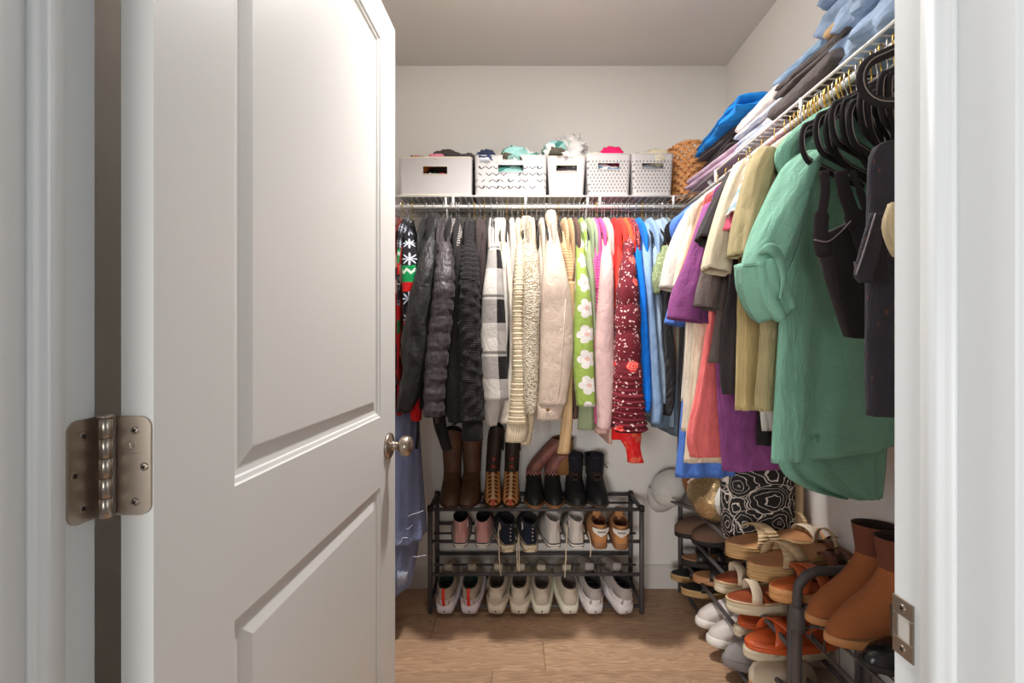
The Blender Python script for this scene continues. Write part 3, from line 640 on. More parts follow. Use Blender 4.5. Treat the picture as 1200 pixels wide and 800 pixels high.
g = back('floral_puffer', 'jacket', 'burgundy floral puffer', 'burgundy quilted jacket with white and red floral print', fabric('burgundy_floral', (110, 36, 46), 'plain', colour=pr_floral, var=.06), 736, [(261, 732, 738), (278, 731, 739), (300, 729, 741), (330, 726, 745), (365, 722, 749), (410, 720, 750), (450, 718, 752), (480, 717, 755), (503, 719, 756)], 1.725, 488, .042, disp=scrunch, wr=.003, step=.004, na=36)
loft('sleeve_lining', [(W(738, 497, 1.725), V((.054, 0, 0)), V((0, .034, 0))), (W(738, 505.5, 1.725), V((.053, 0, 0)), V((0, .033, 0)))], fabric('wine_lining', (62, 24, 30), 'plain'), g, 28, .006, 2.3, None, 0, 3, True, False, world=True)
back('red_floral_shirt', 'shirt', 'red floral shirt', 'shiny red floral shirt whose sleeve end hangs below the burgundy jacket', fabric('red_floral', (226, 30, 34), 'slick', .45, colour=pr_redfloral, spec=.4), 731, [(420, 724, 746), (470, 722, 748), (504, 722, 752), (515, 727, 752), (526, 733, 751), (541, 735, 754)], 1.775, 488, .025, wr=.006, hangers=False)
back('red_cotton_shirt', 'shirt', 'plain red shirt', 'plain red shirt tail peeking out left of the red floral sleeve', red, 727, [(430, 716, 734), (480, 712, 736), (500, 712, 730), (514, 716, 730)], 1.80, 488, .02, hangers=False, body=False)
blu = fabric('royal_blue', (20, 112, 214), 'plain')
back('blue_jacket', 'jacket', 'bright blue jacket', 'bright royal blue pullover with narrow sleeve', blu, 744, [(262, 740, 748), (280, 740, 750), (310, 743, 753), (350, 747, 757), (400, 750, 760), (455, 752, 763), (482, 752, 760)], 1.735, 470, .022, wr=.004)
back('light_blue_shirt', 'shirt', 'light blue hoodie', 'light blue hooded shirt right of the bright blue pullover', fabric('sky_blue', (150, 180, 218), 'plain'), 757, [(262, 752, 763), (280, 750, 763), (320, 754, 764), (370, 757, 768), (420, 759, 771), (470, 762, 776), (495, 762, 775)], 1.745, 470, .022, wr=.004)
dn = fabric('pale_denim', (142, 170, 196), 'denim')
back('denim_shirt', 'shirt', 'pale denim shirt', 'pale denim shirt with collar beside the light blue hoodie', dn, 771, [(258, 767, 779), (270, 767, 780), (310, 763, 772), (370, 766, 775), (430, 768, 778), (472, 768, 779)], 1.765, 490, .022)
back('slate_dress', 'dress', 'slate blue dress', 'slate blue hem hanging behind the pale denim shirt', fabric('slate_blue', (98, 116, 132), 'plain'), 775, [(300, 770, 778), (400, 768, 784), (470, 764, 788), (500, 763, 788)], 1.80, 500, .02)
back('dotted_blouse', 'top', 'green dotted top', 'olive green top with tiny pale dots and fluttering short sleeve', fabric('green_dots', (132, 142, 104), 'plain', colour=pr_specks((126, 138, 100), (214, 216, 184), 210, .3, .7)), 776, [(288, 771, 784), (305, 767, 786), (325, 763, 780), (345, 766, 772)], 1.735, 470, .02)
back('satin_blouse', 'top', 'black satin top', 'black satin top at the right end of the back rod', fabric('black_satin', (40, 36, 38), 'slick', .5, spec=.4), 781, [(276, 777, 786), (320, 774, 787), (370, 771, 787), (420, 774, 792), (470, 775, 790), (486, 777, 785)], 1.765, 486, .02, wr=.006)
back('brown_jacket', 'jacket', 'brown suede jacket', 'brown suede jacket wedged in the corner of both rods', fabric('brown_suede', (128, 92, 74), 'fleece'), 787, [(263, 783, 793), (285, 780, 795), (340, 782, 796), (400, 785, 796), (466, 789, 796)], 1.79, 470, .022)
# long denim skirt, front-lit between the door and the rack
def skirt():
    m = fabric('indigo_chambray', (66, 80, 136), 'denim')
    g = thing('denim_dress', 'long indigo chambray dress with frayed tiered hems behind the door knob', 'dress', W(478, 480, 1.88), group='clothes hanging on the back rod')
    loft('skirt', [(W(476, 430, 1.88), V((.032, 0, 0)), V((0, .05, 0))), (W(475, 480, 1.88), V((.045, 0, 0)), V((0, .07, 0))), (W(472, 560, 1.86), V((.07, 0, 0)), V((0, .09, 0))), (W(470, 628, 1.85), V((.09, 0, 0)), V((0, .1, 0)))], m, g, 44, .012, 2.2, None, .011, 8, True, True, 12, 1.2)
    loft('lower_tier', [(W(466, 605, 1.86), V((.08, 0, 0)), V((0, .09, 0))), (W(462, 650, 1.85), V((.083, 0, 0)), V((0, .09, 0))), (W(459, 686, 1.84), V((.06, 0, 0)), V((0, .085, 0)))], m, g, 40, .012, 2.2, None, .012, 11, True, True, 12, 1.2)
    th = mat('white_thread', (206, 212, 228), .9); rr = random.Random(4)
    for pts in ([(478, 605), (484, 602), (489, 601), (496, 598)], [(466, 638), (470, 634), (472, 630), (478, 630)], [(476, 620), (480, 618), (483, 615)], [(483, 652), (490, 652), (499, 650)]):
        B().tube(smooth_path([W(x, y, 1.742) for x, y in pts], 4), .0013, 5).build('frayed_thread', th, g, True, True)
    b = B()
    for k in range(16): x = 466+k*.75; b.tube([W(x, 668+rr.random()*3, 1.75), W(x-.5, 686+rr.random()*4-k*.5, 1.75)], .0007, 4)
    tag(b.build('fringe', th, g, True, True), kind='stuff')
    bm_ = B().tube(smooth_path([W(490, 440, 1.76), W(488, 470, 1.76), W(490, 500, 1.755), W(488, 526, 1.75)], 4), .006, 6, flat=(V((0, 1, 0)), .4)).build('belt_tie', blk, g, True, True)
    hanger(NG, (W(472, 400, LIPY).x, YRD, ZR+.0085), R(90), 'hanger on the back rod holding the long indigo dress', 'hangers on the back rod')
skirt()
# loose hooks seen between the collars
BACKH.sort()
for px in (484, 535, 556, 568, 587, 594, 612, 629, 639, 654, 683, 698, 719, 733, 752, 765):
    lo_ = [n_ for h_, n_ in BACKH if h_ <= px][-1]; hi_ = [n_ for h_, n_ in BACKH if h_ > px][0]
    hanger(NS_ if px % 2 else NG, ((px-600)*LIPY/F, YRD, ZR+.0085), R(90), 'bare hanger between the ' + lo_ + ' and the ' + hi_, 'spare hangers on the back rod')
# ================================================================ CLOTHES ON THE RIGHT ROD
RIGHTH = []
def pl_pt(px, py, Yh, k):
    r_ = (px-600)/F; X = r_*(Yh-.715*k)/(1-r_*k); Y = Yh+k*(X-.715)
    return V((X, Y, CZ+(400-py)*Y/F))
def right(kind, cat, short, label, m, Yh, k, body, sleeve=None, XR_=.925, th=.017, wr=.013, fold=7, fv=1.3, top=True, hang=True, sl_th=.026, sl_wr=.007, dY=0, slm=None, metal='gold', group='clothes hanging on the right rod', hem2=None):
    d = V((1, k, 0)).normalized(); nrm = V((-k, 1, 0)).normalized()
    g = thing(kind, label, cat, (.715, Yh, 1.64), group=group); seed = sum(map(ord, short)) % 89
    rows = []; ctr = V((.715, Yh, 0))
    def row(l, r_, z): rows.append((V((0, 0, z))+ctr+d*((l+r_)/2), d*((r_-l)/2), nrm*th))
    if top: row(-.05, .05, 1.668); row(-.105, .105, 1.634); row(-.165, .165, 1.588); row(-.2, .2, 1.535)
    for py, pxl in body[:]:
        pxr = None
        if isinstance(pxl, tuple): pxl, pxr = pxl
        p = pl_pt(pxl, py, Yh, k); l = (p-ctr).dot(d)
        r_ = (XR_-.715)/d.x if pxr is None else (pl_pt(pxr, py, Yh, k)-ctr).dot(d)
        row(l, r_, p.z)
    if not top: rows = rows
    loft('body', rows, m, g, 48, .014, 2.6, None, wr, seed, True, True, fold, fv)
    if hem2: # longer back panel
        R0 = rows[:]; rows.clear()
        for py, (a, b_) in hem2:
            p = pl_pt(a, py, Yh+.022, k); q = pl_pt(b_, py, Yh+.022, k); rows.append(((p+q)/2, (q-p)/2*.999, nrm*.006))
        loft('back_panel', rows, m, g, 40, .014, 2.8, None, wr, seed+1, True, True, fold, fv)
    if sleeve:
        pts = [pl_pt(a, b_, Yh+dY, k) for a, b_, h in sleeve]; R2 = []
        for j, (a, b_, h) in enumerate(sleeve):
            dd = (pts[min(j+1, len(pts)-1)]-pts[max(j-1, 0)]).normalized(); w = nrm.cross(dd); w = w if w.x > 0 else -w
            Y = pts[j].y; R2.append((pts[j], w*(h*Y/F), nrm*sl_th))
        loft('sleeve', R2, slm or m, g, 34, .008, 2.3, None, sl_wr, seed+4, True, True, 5, 3)
    if hang: RIGHTH.append((Yh, short)); hanger(NG if metal == 'gold' else NS_, (.715, Yh, ZR+.0085), math.atan(k), 'hanger on the right rod holding the ' + short, 'hangers on the right rod')
    return g
F2 = fabric
right('slate_tee', 'shirt', 'medium blue tee', 'medium blue tee whose hem hangs lowest behind the coral shirt', F2('cobalt_cotton', (74, 110, 184), 'plain'), 1.56, .1, [(330, 806), (420, 805), (500, 800), (559, 795)], [(802, 318, 6), (796, 350, 8), (790, 381, 9)], XR_=.74)
right('black_slip', 'dress', 'black slip dress', 'narrow black strip of a slip dress left of the blue tee hem', blk, 1.62, .1, [(330, 796), (450, 794), (530, 792)])
right('white_tee', 'shirt', 'front white tee', 'white tee, leftmost sleeve on the right rod', wht, 1.47, .15, [(330, 805), (420, 803), (470, 801)], [(818, 244, 8), (806, 270, 13), (794, 305, 14), (785, 340, 12)])
right('ivory_tee', 'shirt', 'second ivory tee', 'ivory tee with wider sleeve second from the left on the right rod', F2('ivory_tee', (236, 224, 204), 'plain'), 1.42, .15, [(340, 806), (420, 800), (480, 798), (505, 797)], [(824, 246, 7), (815, 275, 10), (806, 310, 11), (798, 338, 9)])
right('cream_long_tee', 'shirt', 'cream long tee', 'cream tee with a scalloped hem below the coral shirt', F2('cream_jersey', (232, 214, 188), 'plain'), 1.40, .15, [(350, 815), (420, 812), (500, 806), (542, 803)], None)
right('coral_tee', 'shirt', 'coral tee', 'coral pink tee with long curved hem', F2('coral_cotton', (250, 126, 124), 'crinkle'), 1.335, .2, [(345, 832), (400, 826), (460, 817), (510, 808), (536, 812)], [(829, 242, 5), (819, 275, 7), (809, 312, 8), (802, 332, 6)], slm=F2('peach_cotton', (236, 150, 118), 'plain'))
right('purple_tee', 'shirt', 'purple tee', 'washed purple tee with wide sleeve and long body', F2('washed_purple', (130, 68, 120), 'crinkle', var=.25), 1.27, .2, [(330, 845), (400, 838), (460, 841), (510, 845), (552, 849)], [(834, 240, 6), (826, 270, 10), (818, 315, 16), (809, 350, 21), (806, 376, 24)], sl_th=.035)
right('taupe_tee', 'shirt', 'faded taupe tee', 'faded charcoal tee whose sleeve overlaps the purple sleeve', F2('taupe_cotton', (98, 86, 82), 'crinkle'), 1.225, .25, [(320, 845), (390, 838), (425, 833)], [(846, 268, 8), (840, 300, 12), (834, 335, 15), (830, 362, 15)])
right('black_tee', 'shirt', 'black tee', 'plain black tee with folded sleeve edge in front of the purple body', F2('black_jersey', (52, 47, 48), 'plain'), 1.185, .3, [(320, 860), (380, 852), (440, 848), (462, 850)], [(862, 205, 9), (848, 235, 12), (836, 262, 13), (827, 283, 12)])
right('black_sleeveless_shirt', 'top', 'black sleeveless top', 'black hem directly below the white tail beside the green tunic', F2('black_canvas', (38, 34, 35), 'plain'), 1.20, .3, [(330, 893), (430, 892), (522, 890)])
right('cream_tee', 'shirt', 'cream tee with wavy hem', 'cream tee with wavy sleeve edge between black and striped sleeves', F2('oat_cotton', (224, 208, 180), 'plain'), 1.145, .35, [(310, 872), (340, 866), (352, 868)], [(872, 192, 8), (861, 225, 12), (850, 262, 15), (842, 297, 17), (838, 318, 17)])
right('mustard_blouse', 'top', 'mustard top', 'mustard yellow top hanging beneath the cream tee', F2('mustard_twill', (206, 182, 128), 'plain'), 1.13, .35, [(345, 869), (380, 868), (430, 867), (481, 866)])
right('white_camisole', 'top', 'white cotton top', 'white top whose tail hangs below the olive hem', wht, 1.125, .4, [(400, 893), (440, 891), (480, 892), (505, 895)])
right('coral_pink_tee', 'shirt', 'raspberry pink tee', 'raspberry pink tee whose sleeve end shows under the striped sleeve', F2('raspberry', (226, 92, 120), 'plain'), 1.115, .4, [(310, 874), (340, 872)], [(882, 215, 7), (870, 245, 10), (861, 272, 11)])
stripe = F2('striped_jersey', (232, 228, 222), 'plain', colour=pr_hstripe([(0, (232, 228, 224)), (.075, (176, 110, 96)), (.083, (232, 228, 224)), (.098, (150, 178, 192)), (.118, (232, 228, 224)), (.142, (150, 178, 192)), (.158, (236, 230, 224)), (.166, (150, 74, 68)), (.170, (236, 230, 224)), (.176, (160, 82, 76))]))
right('striped_tee', 'shirt', 'striped tee', 'white tee with pale blue stripes and brick red sleeve border', stripe, 1.105, .4, [(310, 880), (345, 878)], [(896, 178, 6), (886, 205, 9), (877, 232, 11), (868, 256, 12)])
right('olive_shirt', 'shirt', 'olive shirt', 'olive khaki shirt with rolled hem beside the green tunic', F2('olive_cotton', (160, 146, 108), 'plain'), 1.075, .45, [(300, 893), (350, 890), (420, 888), (470, 885), (482, 887)], [(898, 180, 12), (889, 205, 14), (881, 235, 13), (872, 270, 9), (866, 300, 6)], metal='gold')
grn = F2('seafoam_gauze', (134, 186, 162), 'crinkle', var=.08)
g = right('green_tunic', 'shirt', 'green tunic', 'large seafoam green gauze tunic with tied cuff and high-low hem', grn, 1.03, .45, [(240, (931, 1062)), (330, (922, 1058)), (420, (916, 1054)), (500, (913, 1050)), (542, (912, 1044))], None, wr=.02, fold=6, fv=1.0, th=.025, hem2=[(380, (925, 1040)), (480, (916, 1036)), (545, (913, 1032)), (572, (945, 1029)), (584, (985, 1027))])
def tunic_sleeve():
    k = .45; Yh = .99; nrm = V((-k, 1, 0)).normalized(); P = lambda x, y, o=0: pl_pt(x, y, Yh+o, k)
    def lo(nm, pts, th, seed, wr=.006):
        ps = [P(a, b_) for a, b_, h in pts]; rows = []
        for j, (a, b_, h) in enumerate(pts):
            dd = (ps[min(j+1, len(ps)-1)]-ps[max(j-1, 0)]).normalized(); w = nrm.cross(dd); w = w if w.x > 0 else -w
            rows.append((ps[j], w*(h*ps[j].y/F), nrm*th))
        return loft(nm, rows, grn, g, 38, .007, 2.2, None, wr, seed, True, True, 5, 4)
    lo('sleeve', [(948, 184, 9), (937, 203, 16), (924, 238, 23), (909, 275, 27), (897, 305, 29), (890, 325, 27)], .032, 3, .008)
    lo('rolled_cuff', [(888, 305, 21), (893, 330, 24), (901, 352, 25), (908, 368, 22)], .04, 9, .011)
    # knotted tab that holds the sleeve up
    B().tube(smooth_path([P(891, 296, -.04), P(902, 291, -.055), P(912, 300, -.05), (P(918, 325, -.045)), P(914, 350, -.045)], 5), [.004+.007*math.sin(PI*min(1, q/18)) for q in range(21)], 10, flat=(nrm, .5)).build('sleeve_tab', grn, g, True, True)
tunic_sleeve()
# black strappy top, dark long vest and tan trousers in front
def tank():
    m = F2('black_tank', (44, 37, 38), 'plain'); Y = .80
    g = thing('strappy_camisole', 'black strappy tank top hanging askew in front of the green tunic', 'top', (.6, Y, 1.3), group='clothes hanging on the right rod')
    rows = []
    for py, l, r_ in ((279, 955, 1050), (300, 959, 1052), (340, 971, 1054), (375, 982, 1056), (394, 989, 1057)):
        p, q = W(l, py, Y), W(r_, py+(6 if py > 390 else -max(0, 45-(py-279)*.9)), Y+.03); rows.append(((p+q)/2, (q-p)/2, V((0, .02, 0))))
    loft('body', rows, m, g, 40, .008, 2.5, None, .004, 4, True, True, 5)
    def strap(pts, h):
        b = [W(x, y, Y-.012) for x, y in pts]; B().tube(smooth_path(b, 5), [v*Y/F for v in h for _ in range(5)][:len(smooth_path(b, 5))-1]+[h[-1]*Y/F], 10, flat=(V((0, 1, 0)), .25)).build('strap', m, g, True, True)
    strap([(966, 200), (967, 225), (963, 252), (962, 276), (966, 300)], [6, 6, 9, 10, 8, 8])
    strap([(985, 200), (990, 225), (1000, 252), (1012, 278), (1020, 300)], [8, 9, 12, 14, 12, 12])
    strap([(999, 200), (1008, 225), (1018, 255), (1028, 285)], [4, 5, 6, 6, 6])
    ed = mat('tank_edging', (120, 106, 108), .8)
    B().tube(smooth_path([W(954, 281, Y-.024), W(970, 283, Y-.026), (W(985, 272, Y-.026)), W(997, 259, Y-.026)], 6), .0012, 6).build('neckline_edge', ed, g, True, True)
tank()
def vest():
    Y = .66; m = F2('dark_heather', (52, 48, 54), 'fleece', colour=pr_specks((52, 48, 54), (92, 62, 56), 60, .2, .25))
    g = thing('long_vest', 'long dark heathered vest at the near end of the right rod', 'vest', (.6, Y, 1.35), group='clothes hanging on the right rod')
    rows = []
    for py, l, r_ in ((168, 1032, 1110), (182, 1020, 1140), (250, 1018, 1145), (330, 1017, 1145), (420, 1016, 1145), (487, 1017, 1145)):
        p, q = W(l, py, Y), W(r_, py, Y+.05); rows.append(((p+q)/2, (q-p)/2, V((0, .02, 0))))
    loft('body', rows, m, g, 40, .012, 2.6, None, .004, 6, True, True, 5)
    loft('lapel', [(W(1028, 250, Y-.02), V((.01, 0, 0)), V((0, .006, 0))), (W(1017, 300, Y-.024), V((.014, 0, 0)), V((0, .006, 0))), (W(1011, 322, Y-.026), V((.012, 0, 0)), V((0, .006, 0))), (W(1014, 331, Y-.026), V((.008, 0, 0)), V((0, .005, 0)))], m, g, 20, .006, 2.2, None, .001, 4)
    sm = mat('vest_stitching', (128, 122, 126), .9)
    B().tube(smooth_path([W(1026, 250, Y-.03), W(1012, 296, Y-.034), W(1003, 322, Y-.034)], 5), .0011, 5).build('lapel_edge', sm, g, True, True)
    hanger(HS, (.715, Y+.01, ZR+.0085), 0, 'hanger on the right rod holding the long dark vest', 'hangers on the right rod')
vest()
right('tan_trousers', 'trousers', 'tan trousers', 'tan garment edge peeking from behind the right door jamb', F2('tan_twill', (206, 186, 150), 'plain'), .575, 0, [(238, 1042), (262, 1036), (285, 1042), (300, 1050)], top=False, hang=False, XR_=.8)
# empty hangers bunched at an angle
ORD = 'first second third fourth fifth sixth seventh eighth ninth tenth eleventh twelfth'.split()
for j in range(12):
    Yh = .845+j*.0135+(j % 3)*.002; a = R(40+6*math.sin(j*2.1))
    hanger(HG if j % 2 else HS, (.715, Yh, ZR+.0085-(.02 if j == 2 else 0)), a, ORD[j]+' empty black velvet hanger, counted from the door jamb', 'empty hangers on the right rod')
RIGHTH.sort()
for j in range(14):   # hooks of hangers packed further along the rod
    Yh = 1.008+j*.0125; n_ = min(RIGHTH, key=lambda q: abs(q[0]-Yh))[1]; same = [k for k in range(j) if min(RIGHTH, key=lambda q: abs(q[0]-1.008-k*.0125))[1] == n_]
    hanger(NG if j % 3 else NS_, (.715, Yh, ZR+.0085), R(24), ['nearest', 'middle', 'farther', 'farthest'][min(3, len(same))]+' spare hanger packed against the '+n_, 'spare hangers on the right rod')
# ================================================================ BASKETS AND FOLDED CLOTHES ON THE SHELF
def crumple(name, loc, size, m, label=None, cat='cloth', parent=None, seed=0, n=3.2, amp=.38, group=None, det=36):
    """a bunched piece of cloth: a lumpy cushion with sharp folds"""
    v = []; f = []; uv = []; N = det; Mq = det//2
    sx, sy, sz = size
    for i in range(Mq+1):
        th = PI*i/Mq
        for j in range(N):
            ph = 2*PI*j/N; p = V((math.sin(th)*math.cos(ph), math.sin(th)*math.sin(ph), math.cos(th)))
            q = p*1.0
            w = noise.noise(p*n*.5+V((seed*3.7, seed, 2)))*.5
            rid = 1-abs(noise.noise(p*n+V((seed, seed*2.3, 5))))*2.2; rid2 = 1-abs(noise.noise(p*n*2.1+V((seed*1.9, 3, seed))))*2
            k = 1+amp*(w+.45*rid*max(0, rid)+.25*rid2-.2)
            e = V((math.copysign(abs(q.x)**.8, q.x), math.copysign(abs(q.y)**.8, q.y), q.z))
            v.append(V((e.x*k*sx, e.y*k*sy, e.z*k*sz))); 
    for i in range(Mq):
        for j in range(N):
            j2 = (j+1) % N; f.append((i*N+j, (i+1)*N+j, (i+1)*N+j2, i*N+j2))
            pr_ = 2*(sx+sy); uv.append(((j/N*pr_, i/Mq*sz*3), (j/N*pr_, (i+1)/Mq*sz*3), ((j+1)/N*pr_, (i+1)/Mq*sz*3), ((j+1)/N*pr_, i/Mq*sz*3)))
    o = mk(name, v, f, m, parent, True, uv); o.location = loc
    if label: tag(o, label, cat, group)
    return o
def folded(name, label, cat, loc, size, m, layers=2, rotz=0, seed=0, amp=.006, sag=0, droop=0, group='folded clothes on the right shelf'):
    """a folded garment: stacked soft slabs, fold edge rounded towards -x"""
    g = thing(name, label, cat, loc, (0, 0, rotz), group)
    sx, sy, sz = size; h = sz/layers
    for k in range(layers):
        v = []; f = []; uv = []; na, nl = 28, 22; dx = (seed*37 % 7-3)*.002+(k % 2)*.008
        for j in range(nl+1):
            t = j/nl; y = -sy/2+sy*t; e = min(1, (1-abs(2*t-1))*9)**.5
            for q in range(na):
                a = 2*PI*q/na; ca, sa = math.cos(a), math.sin(a)
                x = math.copysign(abs(ca)**.55, ca)*sx/2*(.985+.015*e); z = math.copysign(abs(sa)**.62, sa)*h*.56*(.35+.65*e)
                nn = noise.noise(V((x*22+seed*5, y*16+k*3, z*30+seed)))*amp + noise.noise(V((x*60+seed, y*50, k)))*amp*.4
                zz = h*(k+.5)+z+nn*(1.2 if sa > 0 else .6)
                if droop and x < 0: zz -= droop*(x/(sx/2))**2*(1-.3*t)
                v.append((x+dx+nn*(1 if ca < -.6 else 0)*1.6, y+nn*.5, zz))
        for j in range(nl):
            for q in range(na):
                q2 = (q+1) % na; f.append((j*na+q, j*na+q2, (j+1)*na+q2, (j+1)*na+q))
                uv.append(((q/na*sx*2, j/nl*sy), (q2/na*sx*2, j/nl*sy), (q2/na*sx*2, (j+1)/nl*sy), (q/na*sx*2, (j+1)/nl*sy)))
        f.append(tuple(range(na))[::-1]); f.append(tuple(nl*na+q for q in range(na))); uv += [tuple((0, 0) for _ in range(na))]*2
        mk('fold', v, f, m, g, True, uv)
    return g
# --- storage boxes
def pr_chevron():
    t = NT('chevron_plastic'); o = t.obj(); x, y, z = t.xyz(o)
    u = t.m1('DIVIDE', x, .030); w = t.m1('DIVIDE', z, .027)
    zz = t.m1('ABSOLUTE', t.m1('SUBTRACT', t.m1('FRACT', u), .5))
    s = t.m1('FRACT', t.m1('ADD', w, t.m1('MULTIPLY', zz, .8)))
    line = t.m1('MULTIPLY', t.m1('LESS_THAN', t.m1('ABSOLUTE', t.m1('SUBTRACT', s, .5)), .085), t.m1('GREATER_THAN', zz, .05))
    cell = t.n('ShaderNodeCombineXYZ', {0: t.m1('FLOOR', t.m1('MULTIPLY', u, 2)), 1: t.m1('FLOOR', w), 2: 0.0})
    wn = t.n('ShaderNodeTexWhiteNoise', {0: cell})
    fat = t.m1('MULTIPLY', t.m1('GREATER_THAN', wn, .78), t.m1('MULTIPLY', t.m1('LESS_THAN', t.m1('ABSOLUTE', t.m1('SUBTRACT', s, .5)), .2), t.m1('MULTIPLY', t.m1('GREATER_THAN', zz, .12), t.m1('LESS_THAN', zz, .36))))
    inb = t.m1('MULTIPLY', t.m1('GREATER_THAN', z, .022), t.m1('LESS_THAN', z, .138))
    k = t.m1('MULTIPLY', t.m1('ADD', t.m1('MULTIPLY', line, t.m1('GREATER_THAN', wn, .25)), fat, True), inb)
    t.put(t.b.inputs['Base Color'], t.mix(k, c(190, 186, 184), c(60, 56, 60))); t.b.inputs['Roughness'].default_value = .45
    t.bump(t.m1('SUBTRACT', 1.0, k), .6, .003); return t.m
def pr_oval():
    t = NT('oval_lattice_plastic'); o = t.obj(); x, y, z = t.xyz(o)
    hx = t.m1('ADD', x, y)
    row = t.m1('FLOOR', t.m1('DIVIDE', z, .0135)); u = t.m1('ADD', t.m1('DIVIDE', hx, .0145), t.m1('MULTIPLY', t.m1('MODULO', row, 2.0), .5))
    a = t.m1('SUBTRACT', t.m1('FRACT', u), .5); b_ = t.m1('SUBTRACT', t.m1('FRACT', t.m1('DIVIDE', z, .0135)), .5)
    d = t.m1('SQRT', t.m1('ADD', t.m1('MULTIPLY', t.m1('MULTIPLY', a, a), 2.6), t.m1('MULTIPLY', b_, b_)))
    k = t.m1('MULTIPLY', t.m1('LESS_THAN', d, .36), t.m1('MULTIPLY', t.m1('GREATER_THAN', z, .016), t.m1('LESS_THAN', z, .148)))
    t.put(t.b.inputs['Base Color'], t.mix(k, c(192, 188, 186), c(128, 124, 122))); t.b.inputs['Roughness'].default_value = .45
    t.bump(t.m1('SUBTRACT', 1.0, k), .7, .003); return t.m
plain_bin = fabric('canvas_bin', (218, 213, 212), 'plain', var=.04); pl_w = mat('white_plastic', (196, 192, 188), .42)
def bin_(name, label, pxl, pxr, ytop, m, taper, hole, rim_m=pl_w, depth=.27, liner=True):
    Y0 = 1.957; X0, X1 = (pxl-600)*Y0/F, (pxr-600)*Y0/F; zb = ZS+.0045; h = CZ+(400-ytop)*Y0/F-zb; w = X1-X0
    g = thing(name, label, 'basket', ((X0+X1)/2, Y0, zb), group='storage baskets on the back shelf')
    tp = taper; n = 8; b = B()
    def cn(z, ins=0):  # corner-rounded rectangle ring at height z
        k = tp*(1-z/h); hw = w/2-k-ins; y0 = ins+k*.5; y1 = depth-k-ins; r = .014; out = []
        for cx, cy, a0 in ((hw-r, y0+r, -90), (hw-r, y1-r, 0), (-hw+r, y1-r, 90), (-hw+r, y0+r, 180)):
            for q in range(5): a = R(a0+22.5*q); out.append(V((cx+r*math.cos(a), cy+r*math.sin(a), z)))
        return out
    hx0, hx1, hz0, hz1 = hole
    # walls: full ring faces except the front side, which is cut around the grip hole
    zs = [.0, hz0, hz1, h]
    def wall(ins, flip):
        rs = [cn(z, ins) for z in zs]; v = [p for r_ in rs for p in r_]; nn = 20; f = []
        for k in range(3):
            for q in range(nn):
                if q == 19: continue
                x = (k*nn+q, k*nn+(q+1) % nn, (k+1)*nn+(q+1) % nn, (k+1)*nn+q); f.append(x[::-1] if flip else x)
        for k in range(3):  # front side between vertex 19 (left) and 0 (right)
            y0, y1 = rs[k][19].y, rs[k+1][19].y
            if k != 1:
                x = (k*nn+19, k*nn, (k+1)*nn, (k+1)*nn+19); f.append(x[::-1] if flip else x)
            else:
                i0 = len(v); v += [V((hx0, y0, hz0)), V((hx1, y0, hz0)), V((hx0, y1, hz1)), V((hx1, y1, hz1))]
                for x in ((k*nn+19, i0, i0+2, (k+1)*nn+19), (i0+1, k*nn, (k+1)*nn, i0+3)): f.append(x[::-1] if flip else x)
        b.add(v, f)
    wall(0, False); wall(.003, True)
    b.add(cn(.001), [tuple(range(20))[::-1]]); b.add(cn(.004, .003), [tuple(range(20))])
    yh0 = cn(hz0)[19].y; yh1 = cn(hz1)[19].y
    for (xa, za), (xb, zb_) in (((hx0, hz0), (hx1, hz0)), ((hx1, hz0), (hx1, hz1)), ((hx1, hz1), (hx0, hz1)), ((hx0, hz1), (hx0, hz0))):
        ya = yh0 if za == hz0 else yh1; yb = yh0 if zb_ == hz0 else yh1
        b.add([(xa, ya, za), (xb, yb, zb_), (xb, yb+.003, zb_), (xa, ya+.003, za)], [(0, 3, 2, 1)])
    b.build('box_wall', m, g, False)
    rr = cn(h-.001, .0012)
    B().tube(rr, .0032, 6, True).build('rim', rim_m, g)
    B().tube([(hx0, yh0, hz0), (hx1, yh0, hz0), (hx1, yh1, hz1), (hx0, yh1, hz1)], .0022, 6, True).build('grip_rim', rim_m, g)
    B().tube(cn(.004, .0), .0034, 6, True).build('bottom_edge', rim_m, g)
    return g, (X0+X1)/2, zb, h, w, depth
def multi(name, cols, sc=45):
    if name in MATS: return MATS[name]
    def f(t, uv):
        h = t.xyz(t.vor(t.vm('ADD', uv, t.vm('MULTIPLY', t.noise(uv, 30, 2, 1), (.03, .03, 0))), sc, 1))[0]; cc = c(*cols[0])
        for k in range(1, len(cols)): cc = t.mix(t.m1('GREATER_THAN', h, k/len(cols)), cc, c(*cols[k]))
        return cc
    return fabric(name, cols[0], 'plain', colour=f)
trop = multi('tropical_print', [(238, 96, 40), (30, 34, 40), (226, 60, 90), (60, 110, 90), (250, 150, 60)], 50)
teal = multi('teal_leaf_print', [(236, 234, 226), (70, 130, 120), (150, 196, 190), (90, 84, 70)], 28)
greyl = multi('pale_leaf_print', [(226, 222, 218), (236, 232, 228), (190, 190, 186), (208, 204, 200)], 34)
